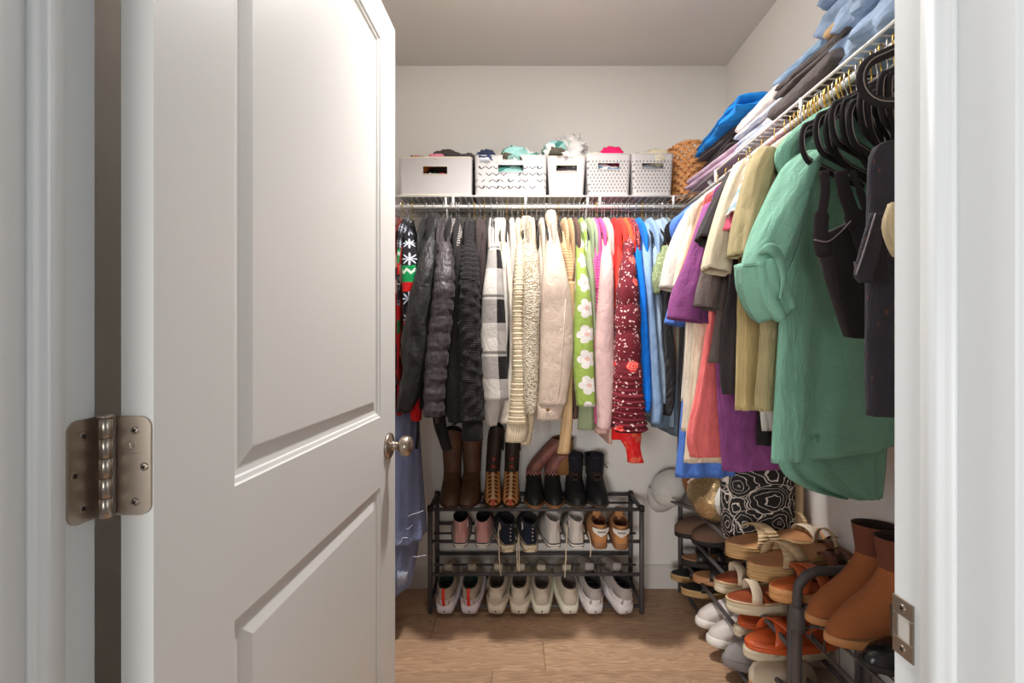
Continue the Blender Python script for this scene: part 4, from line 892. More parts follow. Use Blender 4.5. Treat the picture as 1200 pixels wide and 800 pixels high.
# handmade labels for each bin and each garment in it
g, x, z, h, w, d = bin_('storage_bin', 'plain white canvas bin beside the door, with dark and tropical cloths', 467, 553, 184, plain_bin, .003, (-.05, .05, .088, .122), mat('cream_binding', (226, 216, 196), .8))
crumple('swimsuit', (x-.085, 2.02, z+.145), (.055, .055, .035), trop, 'orange and black tropical print swimsuit in the plain canvas bin', 'swimsuit', seed=2)
crumple('swimsuit', (x-.02, 2.01, z+.07), (.1, .045, .04), trop, 'orange print cloth showing through the grip of the plain canvas bin', 'swimsuit', seed=9)
crumple('dark_shirt', (x+.045, 2.06, z+.165), (.085, .07, .05), F2('graphite', (70, 63, 62), 'plain'), 'dark grey top heaped over the right of the canvas bin', 'top', seed=4, n=2.2)
crumple('dark_shirt', (x+.125, 2.02, z+.157), (.038, .05, .032), F2('graphite', (70, 63, 62), 'plain'), 'rolled dark grey sleeve drooping at the right corner of the canvas bin', 'top', seed=14, n=2)
crumple('pink_cloth', (x+.0, 1.99, z+.158), (.035, .03, .022), F2('bubble_pink', (238, 150, 170), 'plain'), 'small bubblegum pink cloth in the plain canvas bin', 'cloth', seed=5)
g, x, z, h, w, d = bin_('storage_bin', 'white plastic bin with dark chevron slots', 556, 641, 182, pr_chevron(), .003, (-.052, .052, .096, .128))
crumple('navy_cloth', (x-.105, 2.0, z+.16), (.042, .05, .038), multi('navy_stripe', [(60, 70, 96), (200, 204, 212), (40, 48, 70)], 30), 'navy and white striped roll in the left of the chevron bin', 'cloth', seed=6)
crumple('leaf_shirt', (x+.015, 2.03, z+.165), (.075, .075, .05), teal, 'teal leaf print shirt heaped in the chevron bin', 'shirt', seed=8, n=4)
crumple('leaf_shirt', (x+.085, 2.04, z+.155), (.06, .07, .04), teal, 'teal and olive leaf print cloth at the right of the chevron bin', 'shirt', seed=18, n=4)
crumple('leaf_shirt', (x, 2.01, z+.09), (.1, .045, .045), teal, 'teal cloth visible through the grip of the chevron bin', 'shirt', seed=19, n=4)
g, x, z, h, w, d = bin_('storage_bin', 'small plain white bin with a tall heap of pale cloths', 641, 687, 183, plain_bin, .011, (-.043, .043, .1, .127), mat('cream_binding', (226, 216, 196), .8))
crumple('pale_shirt', (x-.035, 2.03, z+.19), (.06, .07, .05), teal, 'pale green print cloth on the left of the pale heap', 'shirt', seed=21, n=5, amp=.55)
crumple('pale_shirt', (x+.025, 2.04, z+.195), (.065, .075, .065), greyl, 'crumpled off-white patterned cloth topping the small plain bin', 'shirt', seed=22, n=5.5, amp=.6, det=48)
crumple('pale_shirt', (x+.02, 1.995, z+.17), (.07, .035, .03), greyl, 'off-white cloth drooping over the rim of the small plain bin', 'shirt', seed=25, n=5, amp=.5)
crumple('dark_cloth', (x, 2.01, z+.09), (.055, .04, .04), F2('mauve_grey', (120, 108, 112), 'plain'), 'mauve grey cloth visible through the grip of the small plain bin', 'cloth', seed=26)
ov = pr_oval()
g, x, z, h, w, d = bin_('storage_bin', 'white lattice bin holding a hot pink cloth', 687, 740, 180, ov, .009, (-.044, .044, .108, .136))
crumple('pink_shirt', (x+.022, 2.04, z+.185), (.05, .06, .04), F2('fuchsia', (222, 34, 96), 'plain'), 'hot pink top bulging from the lattice bin', 'top', seed=31, n=2.4)
crumple('cream_cloth', (x-.055, 2.03, z+.165), (.05, .065, .03), crm, 'cream cloth at the left of the pink-topped lattice bin', 'cloth', seed=32)
crumple('mixed_cloth', (x, 2.01, z+.1), (.065, .045, .045), multi('mixed_print', [(150, 60, 70), (60, 60, 70), (200, 190, 190), (90, 120, 140)], 40), 'multicoloured cloth visible through the grip of the lattice bin', 'cloth', seed=33)
g, x, z, h, w, d = bin_('storage_bin', 'white lattice bin with cream cloths, beside the wicker basket', 740, 790, 180, ov, .009, (-.044, .044, .108, .136))
crumple('cream_cloth', (x+.03, 2.04, z+.165), (.065, .075, .042), F2('butter', (236, 224, 192), 'plain'), 'butter cream cloth heaped in the right lattice bin', 'cloth', seed=35, n=2.5)
crumple('cream_cloth', (x-.06, 2.02, z+.165), (.03, .05, .026), wht, 'small white cloth at the left of the right lattice bin', 'cloth', seed=36)
crumple('grey_cloth', (x, 2.01, z+.1), (.065, .045, .045), F2('ash', (158, 160, 164), 'plain'), 'ash grey cloth visible through the grip of the right lattice bin', 'cloth', seed=37)
# --- wicker basket in the corner
def wicker():
    m = mat('wicker_cane', (216, 156, 100), .55, var=.35, vscale=70)
    g = thing('wicker_basket', 'tan woven wicker basket in the shelf corner under the blue cloth', 'basket', (.775, 2.09, ZS+.0045), (0, 0, R(12)))
    ax, ay, H = .095, .118, .225; NS = 26
    def ring(u, z, o):
        a = 2*PI*u; e = 3.5; ca, sa = math.cos(a), math.sin(a); k = .82+.18*z/H
        x = math.copysign(abs(ca)**(2/e), ca)*ax*k; y = math.copysign(abs(sa)**(2/e), sa)*ay*k
        nrm = V((ca/ax, sa/ay, 0)).normalized(); return V((x, y, z))+nrm*o
    for k in range(13):
        z = .008+k*(H-.016)/12.; pts = []
        for q in range(NS*4): pts.append(ring(q/(NS*4), z+.003*math.sin(q*.9+k*2.4), .0062*math.sin(2*PI*q/8+PI*(k % 2))))
        b = B(); b.tube(pts, .0052, 6, True); b.tube([p+V((0, 0, .0085)) for p in pts], .005, 6, True)
        b.build('cane_strand', m, g)
    for q in range(NS): B().tube([ring(q/NS, z, 0) for z in (0, H*.3, H*.6, H)], .0044, 6).build('stake', m, g)
    b = B()
    for s in (0, .5): b.tube([ring(q/120, H+.004+.004*math.cos(2*PI*(q/6+s)), .005*math.sin(2*PI*(q/6+s))) for q in range(120)], .0042, 6, True)
    b.build('rim', m, g)
    B().add([ring(q/40, .006, -.004) for q in range(40)], [tuple(range(40))[::-1]]).build('bottom', m, g, False)
wicker()
# --- folded stacks on the right shelf
zt = ZS+.004
folded('lavender_shirt', 'folded lavender shirt hanging over the shelf corner', 'shirt', (.83, 1.715, zt), (.25, .40, .055), F2('lavender', (206, 178, 198), 'fleece', var=.06), 2, R(4), 1, droop=.01)
folded('black_shirt', 'folded black shirt directly above the lavender shirt', 'shirt', (.85, 1.74, zt+.056), (.22, .30, .042), F2('black_wool', (62, 56, 58), 'plain'), 2, R(-3), 2)
folded('grey_shirt', 'folded dark grey shirt directly beneath the bright blue cloth', 'shirt', (.85, 1.72, zt+.099), (.235, .30, .036), F2('dark_grey_knit', (74, 68, 70), 'plain'), 2, R(5), 3)
o = folded('blue_towel', 'bright blue rumpled cloth on top of the dark folded shirts', 'cloth', (.845, 1.68, zt+.125), (.25, .42, .055), F2('vivid_blue', (34, 146, 232), 'crinkle', var=.2), 2, R(-4), 4, .013)
folded('pale_blue_shirt', 'folded pale blue shirt with white lace below the white one', 'shirt', (.825, 1.41, zt), (.21, .26, .065), multi('pale_blue_print', [(214, 220, 236), (198, 208, 232), (232, 232, 238)], 40), 3, R(2), 5)
folded('white_shirt', 'folded white shirt on the pale blue one', 'shirt', (.825, 1.43, zt+.067), (.20, .26, .05), F2('warm_white', (238, 226, 220), 'plain'), 1, R(-2), 6, .008)
dgj = F2('charcoal_denim', (84, 77, 76), 'fleece')
folded('charcoal_jeans', 'lower folded charcoal jeans with rounded fold on the shelf lip', 'jeans', (.825, 1.175, zt), (.225, .28, .052), dgj, 1, R(-3), 7, .009)
folded('charcoal_jeans', 'upper folded charcoal jeans with looped hem', 'jeans', (.83, 1.18, zt+.053), (.215, .26, .05), dgj, 2, R(3), 8, .009)
folded('sky_cloth', 'folded sky blue cloth behind the charcoal jeans', 'cloth', (.87, 1.27, zt+.106), (.17, .30, .07), F2('sky_cloth', (168, 198, 228), 'plain'), 3, R(2), 18, .012)
folded('tan_shorts', 'tan cloth between charcoal and blue jeans', 'shorts', (.83, 1.05, zt+.104), (.2, .14, .03), F2('tan_canvas', (200, 168, 126), 'plain'), 1, 0, 9)
dnm = F2('mid_denim', (118, 150, 188), 'denim'); dnl = F2('light_denim', (150, 180, 216), 'denim')
folded('blue_jeans', 'folded blue jeans, the farther of the two denim piles', 'jeans', (.865, 1.05, zt+.135), (.23, .27, .15), dnm, 2, R(-4), 10, .02)
folded('light_jeans', 'rumpled light blue jeans, the nearest denim pile hanging over the lip', 'jeans', (.853, .88, zt), (.275, .40, .15), dnl, 2, R(-2), 11, .022, droop=0)
folded('light_jeans', 'light blue jeans stacked on the nearest denim pile', 'jeans', (.862, .86, zt+.15), (.25, .34, .10), dnl, 2, R(5), 12, .02)
folded('peach_cloth', 'peach cloth peeking out behind the denim piles', 'cloth', (.96, 1.24, zt+.18), (.08, .12, .05), F2('peach_fleece', (226, 176, 140), 'fleece'), 1, 0, 13)
# ================================================================ SHOE BUILDERS (local: heel at y=0, toe towards +y, x across, z up)
def foot(y0, y1, w, z, dz=0, dx=0, n=32, heel=.86, tp=1.0, sq=2.2):
    out = []
    for k in range(n):
        a = 2*PI*k/n; t = (1-math.cos(a))/2
        sh = heel+(1-heel)*min(1, t/.62) if t < .62 else 1-.12*tp*((t-.62)/.38)**2
        s = math.sin(a); e = 2/sq
        if y1-y0 > .15: e = .40+(e-.40)*min(1, t/.35)
        x = w*sh*math.copysign(abs(s)**e, s)
        out.append(V((x+dx+.006*math.sin(PI*t)*0, y0+(y1-y0)*t, z+dz*t)))
    return out
def shoe_root(name, label, cat, loc, rot, group): return thing(name, label, cat, loc, rot, group)
def rings_obj(name, rs, m, g, cap0=False, cap1=False, smooth=True): return B().rings([r_[::-1] for r_ in rs], cap0, cap1).build(name, m, g, smooth)
rub_w = mat('white_rubber', (226, 222, 214), .5); rub_c = mat('cream_rubber', (216, 204, 176), .55); rub_d = mat('dark_rubber', (38, 34, 33), .7); gum = mat('gum_rubber', (150, 104, 66), .55)
def sole(g, m, L, w, h, y0=0, flare=.002, waves=0, name='sole', rise=.008, dark=None):
    rs = []
    for z, k in ((0, -.003), (.003, flare), (h*.5, flare+.001), (h-.003, flare*.5), (h, -.002)):
        r_ = foot(y0-k, L+k, w+k, z)
        for j, p in enumerate(r_):
            t = (p.y-y0)/L; p.z += rise*max(0, t-.6)*2.5*(1-z/h*.3)+(waves*math.sin(p.y*150)*(z/h) if waves else 0)
        rs.append(r_)
    return rings_obj(name, rs, m, g, True, True)
def sneaker(g, up, so, lin, L=.27, w=.047, sh=.032, low=True, hcol=None, chunky=0, lace=None, tongue=None):
    sole(g, so, L, w+.002+chunky*.004, sh, waves=.002*chunky, flare=.002+.003*chunky)
    z = sh-.004
    prof = [(0.001, L*.985, w, z, 0), (-.003, L*.975, w, z+.014, .003), (-.003, L*.95, w*.98, z+.025, .004), (0, L*.86, w*.93, z+.036, .008), (.003, L*.7, w*.86, z+.046, .012), (.006, L*.58, w*.8, z+.055, .014), (.007, L*.5, w*.76, z+.062, .012), (.005, L*.46, w*.74, z+.068, .004), (.006, L*.45, w*.72, z+.072, -.004)]
    rs = [foot(a, b_, w_, z_, dz) for a, b_, w_, z_, dz in prof]
    # heel counter rises a little behind
    for q in (-1, -2, -3):
        for p in rs[q]:
            if p.y < .03: p.z += .010*(1-p.y/.03)*(1 if q == -1 else .6 if q == -2 else .3)
    rings_obj('upper', rs, up, g)
    top = rs[-1]; cx = sum((p for p in top), V((0, 0, 0)))/len(top)
    ins = [[cx+(p-cx)*k+V((0, 0, dz)) for p in top] for k, dz in ((1, 0), (.95, .003), (.86, .001), (.8, -.012), (.82, -.05))]
    rings_obj('lining', ins, lin, g, False, True)
    if lace:
        b = B()
        for k in range(5):
            y = L*(.52+.055*k); zt_ = z+.069-.0075*k; hw = w*(.42-.01*k)
            b.tube([(-hw, y, zt_-.006), (-hw*.5, y+.002, zt_+.001), (0, y+.004, zt_+.003), (hw*.5, y+.002, zt_+.001), (hw, y, zt_-.006)], .0026, 6)
        b.build('laces', lace, g)
        tg = [foot(L*.40+k*.004, L*.48+k*.004, w*.42, z+.06+k*.022, .0, heel=1) for k in range(3)]
        rings_obj('tongue', tg, tongue or up, g, True, True)
    return rs
def hightop(g, up, so, stripe_m, lin, L=.26, w=.043, H=.118, sh=.03, lace=None, patch=None, stud=None, plate=True, txt='ALL STAR'):
    sole(g, so, L, w+.003, sh, flare=.001, rise=.002)
    for z in (sh-.004, .012):
        B().tube(foot(-.0018, L+.0018, w+.0042, z), .0021, 5, True).build('foxing_stripe', stripe_m, g)
    z = sh-.004
    prof = [(0, L*.98, w, z, 0), (0, L*.96, w*.99, z+.013, .002), (.002, L*.86, w*.95, z+.026, .005), (.004, L*.68, w*.87, z+.039, .010), (.006, L*.56, w*.80, z+.053, .010), (.006, L*.48, w*.75, z+.07, .006), (.003, L*.44, w*.74, H-.012, 0), (.001, L*.43, w*.76, H, 0)]
    rs = [foot(*p) for p in prof]; rings_obj('upper', rs, up, g)
    top = rs[-1]; cx = sum((p for p in top), V((0, 0, 0)))/len(top)
    rings_obj('lining', [[cx+(p-cx)*k+V((0, 0, dz)) for p in top] for k, dz in ((1, 0), (.93, .002), (.88, -.01), (.86, -.075))], lin, g, False, True)
    # heel strip
    hp_ = [V((0, prof[k][0]-.0015, prof[k][3])) for k in (1, 2, 3, 4, 5, 6, 7)]
    B().tube(smooth_path(hp_, 3), .0065, 8, flat=(V((0, 1, 0)), .25)).build('heel_strip', up, g)
    if plate:
        b = B().bbox((-.0165, -.0042, .008), (.0165, -.0018, sh-.006), .0008); pm = b.build('heel_plate', so, g, False)
        M = Matrix.Translation((0, -.0045, .008+(sh-.014)/2)) @ Matrix.Rotation(R(90), 4, 'X')
        text_mesh('heel_lettering', txt, .0068, M, stripe_m, pm)
    if stud:
        for k in range(5): B().lathe([(.0042, -.001), (.0042, .0012), (.0025, .0022), (.0004, .0024)], Matrix.Translation((.006, prof[2][0]-.002+k*.0006, z+.02+k*.0165)) @ Matrix.Rotation(R(90), 4, 'X'), 10).build('eyelet', stud, g)
    if patch:
        s, pm, sm = patch
        M = Matrix.Translation((s*(w*.72+.0018), L*.22, H-.035)) @ Matrix.Rotation(R(s*90), 4, 'Y')
        p = B().lathe([(.017, -.004), (.017, .001), (.0005, .0012)], M, 24).build('ankle_patch', pm, g, False)
        st = []
        for q in range(10): rr = .011 if q % 2 == 0 else .0045; st.append(M @ V((rr*math.cos(2*PI*q/10+.3), rr*math.sin(2*PI*q/10+.3), .0016)))
        mk('patch_star', st, [tuple(range(10))], sm, p, False)
    if lace:
        b = B()
        for k in range(5): y = L*(.50+.05*k); zt_ = z+.075-.010*k; hw = w*.4; b.tube([(-hw, y, zt_-.006), (0, y+.004, zt_+.004), (hw, y, zt_-.006)], .0024, 6)
        b.build('laces', lace, g)
def boot(g, foot_m, shaft_m, so, L=.25, w=.045, H=.30, lin=None, lean=0, leany=0, toe='round', sw=.05, cut=.03, ankle=.098, shaft_from=.11):
    """pull-on boot; lean tips the shaft sideways by that many metres at the top"""
    sole(g, so, L, w+.003, .014, rise=.0, name='sole'); B().bbox((-.031, .002, 0), (.031, .062, .0), .0005) if False else None
    z = .012; sq = 2.2 if toe == 'round' else 3.2
    def ff(y0, y1, w_, zz, dz=0, dx=0, h=.78): return foot(y0, y1, w_, zz, dz, dx, 32, h, 1, sq if w_ > .042 else 2.1)
    low = [ff(0, L*.985, w, z), ff(-.002, L*.975, w*1.0, z+.015, .0), ff(0, L*.93, w*.97, z+.030, .004), ff(.002, L*.8, w*.92, z+.044, .010), ff(.006, L*.62, w*.86, z+.06, .016), ff(.008, L*.5, w*.82, z+.078, .018), ff(.006, .105, w*.82, shaft_from, .012, h=.95)]
    rings_obj('foot_part', low, foot_m, g)
    up = [low[-1]]; n = 7
    for k in range(1, n+1):
        t = k/n; zz = shaft_from+(H-shaft_from)*t; wid = w*.82+(sw-w*.82)*t
        r_ = foot(.004-.004*t+leany*t*t, .108+.012*t+leany*t*t, wid, zz, .012*(1-t), lean*t**1.3, 32, .97, .4, 2.1)
        if k == n:
            for p in r_: q = (p.y-.06-leany)/.06; p.z += cut*(1-min(1, abs(q)))-cut*.7*0
        for p in r_: p.x += .0035*noise.noise(p*22+V((L*9, 0, 0))); p.y += .003*noise.noise(p*24)
        up.append(r_)
    s = rings_obj('shaft', up, shaft_m, g)
    top = up[-1]; cx = sum((p for p in top), V((0, 0, 0)))/len(top)
    rings_obj('lining', [[cx+(p-cx)*k+V((0, 0, dz)) for p in top] for k, dz in ((1, 0), (.95, .001), (.92, -.01), (.88, -.09))], lin or rub_d, g, False, True)
    return low, up
# ================================================================ SHOE RACK AT THE BACK
steel = mat('black_powdercoat', (84, 80, 81), .5)
def back_rack():
    g = thing('shoe_rack', 'three-tier black metal shoe rack against the back wall', 'rack', (.1, 2.14, 0))
    xl0, xr0 = -.353, .559; xl1, xr1 = -.365, .572; yf, yb = 2.043, 2.234
    T = lambda nm, pts, r_=.0095: B().tube(pts, r_, 10).build(nm, steel, g, True, True)
    for nm, X, Y in (('leg', xl0, yf), ('leg', xr0, yf), ('leg', xl0, yb), ('leg', xr0, yb)):
        l = T(nm, [(X, Y, .0), (X, Y, .452)], .0105)
    for z in (.446, .308, .166, .03):
        T('rail', [(xl0, yf, z), (xr0, yf, z)], .0078); T('rail', [(xl0, yb, z+(.004 if z > .05 else .03)), (xr0, yb, z+(.004 if z > .05 else .03))], .0078)
        if z > .1: T('rail', [(xl0, 2.14, z-.004), (xr0, 2.14, z-.004)], .005)
    for X in (xl0, xr0): T('side_bar', [(X, yf, .446), (X, yb, .45)]); T('side_bar', [(X, yf, .03), (X, yb, .05)], .007)
    for X in (xl0, xr0):
        for Y in (yf, yb):
            B().lathe([(.0125, -.012), (.0125, .010), (.009, .014), (.0005, .0145)], Matrix.Translation((X, Y, .45)), 16).build('corner_joint', rub_d, g, True, True)
back_rack()
XP = lambda px, Y: (px-600)*Y/F
# --- row 1: boots on top, toes to the front
def boot_mat(name, rgb, tool=None):
    if name in MATS: return MATS[name]
    t = NT(name); o = t.obj(); x, y, z = t.xyz(o); cc = c(*rgb); f = t.noise(o, 30, 4)
    cc = t.mix(t.step(f, .3, .75), cc, tuple(v*.55 for v in cc[:3])+(1,))
    if tool:
        w = t.m1('SINE', t.m1('ADD', t.m1('MULTIPLY', t.m1('ABSOLUTE', x), 560.0), t.m1('MULTIPLY', t.m1('SINE', t.m1('MULTIPLY', z, 85.0)), 5.0)))
        cc = t.mix(t.m1('MULTIPLY', t.m1('GREATER_THAN', w, .72), .7), cc, c(*tool))
    t.put(t.b.inputs['Base Color'], cc); t.b.inputs['Roughness'].default_value = .6; t.bump(f, .2, .002); MATS[name] = t.m; return t.m
def aztec():
    t = NT('orange_overlay_leather'); o = t.obj(); x, y, z = t.xyz(o); ax = t.m1('ABSOLUTE', x)
    # scale-like plates in mirrored rows with a pale strip down the middle
    r_, th, _, _ = polar(t, t.n('ShaderNodeCombineXYZ', {0: ax, 1: t.m1('SUBTRACT', y, t.m1('MULTIPLY', z, .8)), 2: 0.0}), (1/.026, 1/.027), (-.02, .2))
    cc = t.mix(t.step(r_, .004, .011), c(96, 40, 22), c(206, 128, 66)); cc = t.mix(t.step(r_, .0105, .0125), cc, c(232, 186, 124))
    cc = t.mix(t.m1('LESS_THAN', ax, .006), cc, c(228, 196, 150)); cc = t.mix(t.m1('MULTIPLY', t.m1('GREATER_THAN', y, .222), t.m1('LESS_THAN', ax, .008)), cc, c(190, 74, 50))
    t.put(t.b.inputs['Base Color'], cc); t.b.inputs['Roughness'].default_value = .5; t.bump(r_, .4, .003); return t.m
az = aztec()
zr = .456
brl = boot_mat('brown_leather', (104, 72, 48)); brs = boot_mat('brown_shaft_leather', (92, 60, 46), (150, 108, 82))
for px, s in ((524, 'left'), (551, 'right')):
    g = thing('cowboy_boot', f'{s} square-toed brown cowboy boot at the left end of the rack top', 'boot', (XP(px, 2.05), 2.252, zr), (0, 0, R(180+(4 if s == 'left' else -4))), 'boots on the rack top')
    boot(g, brl, brs, mat('brown_sole', (70, 46, 30), .6), .235, .049, .315, toe='square', sw=.05, cut=-.03)
dks = boot_mat('dark_shaft_leather', (50, 40, 36), (96, 76, 60))
for px, s in ((575, 'left'), (600, 'right')):
    g = thing('cowboy_boot', f'{s} dark cowboy boot with orange and cream plated toe', 'boot', (XP(px, 2.05), 2.252, zr), (0, 0, R(180+(3 if s == 'left' else -2))), 'boots on the rack top')
    boot(g, az, dks, mat('brown_sole', (70, 46, 30), .6), .235, .041, .33, sw=.036, cut=-.035, lean=(-.02 if s == 'left' else -.012))
    ov_ = mat('red_inlay', (150, 62, 48), .6)
    for zc in (.15, .185): B().lathe([(.0095, -.001), (.007, .0012), (.0004, .002)], Matrix.Translation((-.004 if zc > .16 else -.002, .113+.012*(.2-zc)*0, zc)) @ Matrix.Rotation(R(-90), 4, 'X'), 16).build('shaft_inlay', ov_, g)
pks = boot_mat('dusty_pink_leather', (150, 98, 88)); bkl = boot_mat('black_green_leather', (34, 36, 33))
for px, s, ln in ((627, 'left', -.135), (650, 'right', -.05)):
    g = thing('cowboy_boot', f'{s} black boot with dusty pink shaft slouching to the right', 'boot', (XP(px, 2.05), 2.25, zr), (0, 0, R(180)), 'boots on the rack top')
    lw, up = boot(g, bkl, pks, gum, .235, .043, .27 if s == 'left' else .20, sw=.052, cut=.0, lean=ln, lin=mat('tan_lining', (140, 100, 60), .7))
    trim = mat('rose_trim', (196, 132, 122), .6)
    pts = []
    for k in range(13):
        a = -1.2+2.4*k/12; pts.append((.037*math.sin(a), .055+.056*math.cos(a)+.002, .115+(.012 if k % 2 else -.006)+ (-.02 if k in (0, 12) else 0)))
    B().tube(pts, .004, 6).build('scalloped_trim', trim, g)
nub = boot_mat('black_nubuck', (30, 29, 31)); lcm = mat('brown_lace', (84, 56, 46), .8)
for px, s in ((677, 'left'), (703, 'right')):
    g = thing('hiking_boot', f'{s} black lace-up hiking boot at the right end of the rack top', 'boot', (XP(px, 2.05), 2.245, zr), (0, 0, R(180)), 'boots on the rack top')
    boot(g, nub, nub, mat('olive_sole', (74, 60, 44), .7), .225, .047, .195, sw=.046, cut=0, shaft_from=.10)
    b = B()
    for k in range(4):
        z0 = .088+k*.022; y0 = .133-k*.007
        b.tube([(-.024, y0-.016, z0), (0, y0+.004, z0+.009), (.024, y0-.016, z0+.02)], .0021, 5); b.tube([(.024, y0-.016, z0), (0, y0+.005, z0+.010), (-.024, y0-.016, z0+.02)], .0021, 5)
    b.build('laces', lcm, g)
    rings_obj('tongue', [foot(.098-k*.001, .125-k*.003, .028, .13+k*.028, 0, 0, 24, 1) for k in range(4)], F2('navy_padding', (28, 28, 36), 'plain'), g, True, True)
    B().tube([(-.045*(1 if s == 'left' else 1), .06, .15), (-.058, .075, .135)], .003, 6).build('lace_loop', lcm, g)
# --- row 2: sneakers, heels to the front
z2 = .292; tilt = R(9)
pinkc = F2('pink_canvas', (226, 172, 168), 'plain'); navy_s = mat('navy_stripe_rubber', (30, 30, 42), .6); blk_l = mat('black_lining', (36, 32, 33), .9)
for px, s in ((539, 'left'), (565, 'right')):
    g = thing('high_top_sneaker', f'{s} pink canvas high-top sneaker on the middle tier', 'sneaker', (XP(px, 2.0), 2.005, z2), (tilt, 0, R(3 if s == 'left' else -3)), 'sneakers on the middle tier')
    hightop(g, pinkc, rub_w, navy_s, blk_l, .25, .042, .122, patch=((1 if s == 'left' else -1), mat('patch_white', (206, 190, 188), .7), navy_s))
nvy = F2('dark_navy_canvas', (30, 36, 50), 'plain'); silver = mat('steel_eyelet', (190, 188, 184), .3, 1); lacew = mat('cream_lace', (222, 208, 184), .85)
for px, s in ((596, 'left'), (622, 'right')):
    g = thing('high_top_sneaker', f'{s} dark navy platform sneaker with silver eyelets on the middle tier', 'sneaker', (XP(px, 1.985), 1.985, z2-.008), (tilt, 0, R(10 if s == 'left' else 6)), 'sneakers on the middle tier')
    hightop(g, nvy, rub_c, mat('brown_print', (80, 60, 44), .7), blk_l, .25, .044, .128, sh=.042, stud=silver, patch=(-1, mat('patch_white', (206, 190, 188), .7), navy_s))
    if s == 'left':
        B().tube(smooth_path([(-.034, .04, .118), (-.045, .0, .11), (-.045, -.018, .06), (-.041, -.02, -.02), (-.034, -.022, -.085)], 5), .0022, 6).build('loose_lace', lacew, g)
    else:
        for dx in (0, .008): B().tube(smooth_path([(-.045, .05, .06), (-.05-dx, .0, .02), (-.049-dx, -.008, -.03), (-.047-dx*.4, -.008, -.075)], 5), .0022, 6).build('loose_lace', lacew, g)
whc = F2('white_canvas', (226, 218, 210), 'plain')
for px, s in ((650, 'left'), (677, 'right')):
    g = thing('high_top_sneaker', f'{s} white canvas high-top sneaker with a navy stripe on the middle tier', 'sneaker', (XP(px, 2.0), 2.0, z2), (tilt, 0, R(8 if s == 'left' else 4)), 'sneakers on the middle tier')
    hightop(g, whc, rub_w, navy_s, whc, .25, .043, .125, patch=(-1, mat('patch_white', (206, 190, 188), .7), navy_s) if s == 'right' else None)
    if s == 'left': B().tube(smooth_path([(.046, .03, .1), (.05, -.004, .06), (.047, -.01, -.02), (.046, -.012, -.125)], 5), .0022, 6).build('loose_lace', lacew, g)
    else:
        B().tube(smooth_path([(-.042, .03, .1), (-.05, -.004, .06), (-.052, -.01, -.0), (-.05, -.012, -.04)], 5), .0022, 6).build('loose_lace', lacew, g)
        B().tube(smooth_path([(.05, .04, .06), (.054, .0, .03), (.054, -.008, -.03)], 5), .0022, 6).build('loose_lace', lacew, g)
tns = F2('tan_suede', (186, 132, 84), 'fleece', var=.1)
for px, s in ((704, 'left'), (728, 'right')):
    g = thing('low_sneaker', f'{s} tan suede low sneaker with a white heel tab', 'sneaker', (XP(px, 2.0), 2.0, z2-(.0 if s == 'left' else .004)), (tilt, 0, R(0 if s == 'left' else -7)), 'sneakers on the middle tier')
    sneaker(g, tns, gum, mat('rust_lining', (110, 66, 48), .9), .25, .044, .03, lace=lacew)
    # heel tab: a shield wrapped round the heel with stamped lettering
    rs = []
    for z_, hw in ((.094, .034), (.085, .035), (.074, .031), (.066, .014), (.060, .002)):
        rs.append([V((hw*k, .0005-.006+.055*(hw*k/.036)**2*.36, z_)) for k in (-1, -.75, -.5, -.25, 0, .25, .5, .75, 1)])
    b = B(); v = [p for r_ in rs for p in r_]; b.add(v, [(k*9+q, (k+1)*9+q, (k+1)*9+q+1, k*9+q+1) for k in range(4) for q in range(8)])
    b.add([p+V((0, .003, 0)) for p in v], [(k*9+q, k*9+q+1, (k+1)*9+q+1, (k+1)*9+q) for k in range(4) for q in range(8)])
    tb_ = b.build('heel_tab', rub_w, g)
    text_mesh('tab_lettering', 'Reebok', .0105, Matrix.Translation((0, -.0068, .083)) @ Matrix.Rotation(R(90), 4, 'X'), mat('tab_print', (60, 52, 50), .8), tb_, .0008)
# --- row 3: running shoes on the bottom rail, heels to the front, toes propped up
z3 = .022; tl3 = R(15)
def runner(px, s, label, up, so, lin, w=.046, L=.26, rz=0, chunky=1, tabm=None, Y=2.0, sh=.04, lace=None, mids=None, tl=None):
    g = thing('running_shoe', label, 'sneaker', (XP(px, Y), Y, z3), (tl or tl3, 0, R(rz)), 'running shoes on the bottom rail')
    sneaker(g, up, so, lin, L, w, sh, lace=lace or up, chunky=chunky)
    if tabm: B().tube(smooth_path([(0, -.0065, .046), (0, -.0095, .07), (0, -.007, .098), (0, .003, .118), (0, .012, .106)], 5), .0062, 8, flat=(V((0, 1, 0)), .35)).build('pull_tab', tabm, g)
    if mids:
        rs = [foot(-.004, L*.5, w*1.0, sh-.002), foot(-.0055, L*.42, w*1.01, sh+.012), foot(-.004, L*.34, w*.96, sh+.028)]
        rings_obj('heel_counter', rs, mids, g)
    # groove that splits the heel of the sole
    B().tube([(0, .001, .002), (0, -.0055, .014), (0, -.0045, .02)], .0035, 6).build('sole_groove', mat('groove_grey', (120, 112, 104), .8), g)
    return g
lav = F2('lilac_mesh', (230, 218, 222), 'knit', var=.06); oatm = F2('oat_mesh', (228, 216, 196), 'knit', var=.06); grym = F2('warm_grey_mesh', (184, 174, 168), 'knit', var=.08); tanm = F2('taupe_mesh', (194, 178, 158), 'knit')
redt = mat('red_tab', (222, 44, 36), .6); grn_l = mat('green_lining', (34, 58, 44), .9)
for px, s in ((521, 'left'), (550, 'right')): runner(px, s, f'{s} lilac grey running shoe with a red heel tab', tanm, mat('lilac_sole', (232, 222, 228), .55), grn_l, tabm=redt, rz=-3, w=.046, mids=lav, sh=.042)
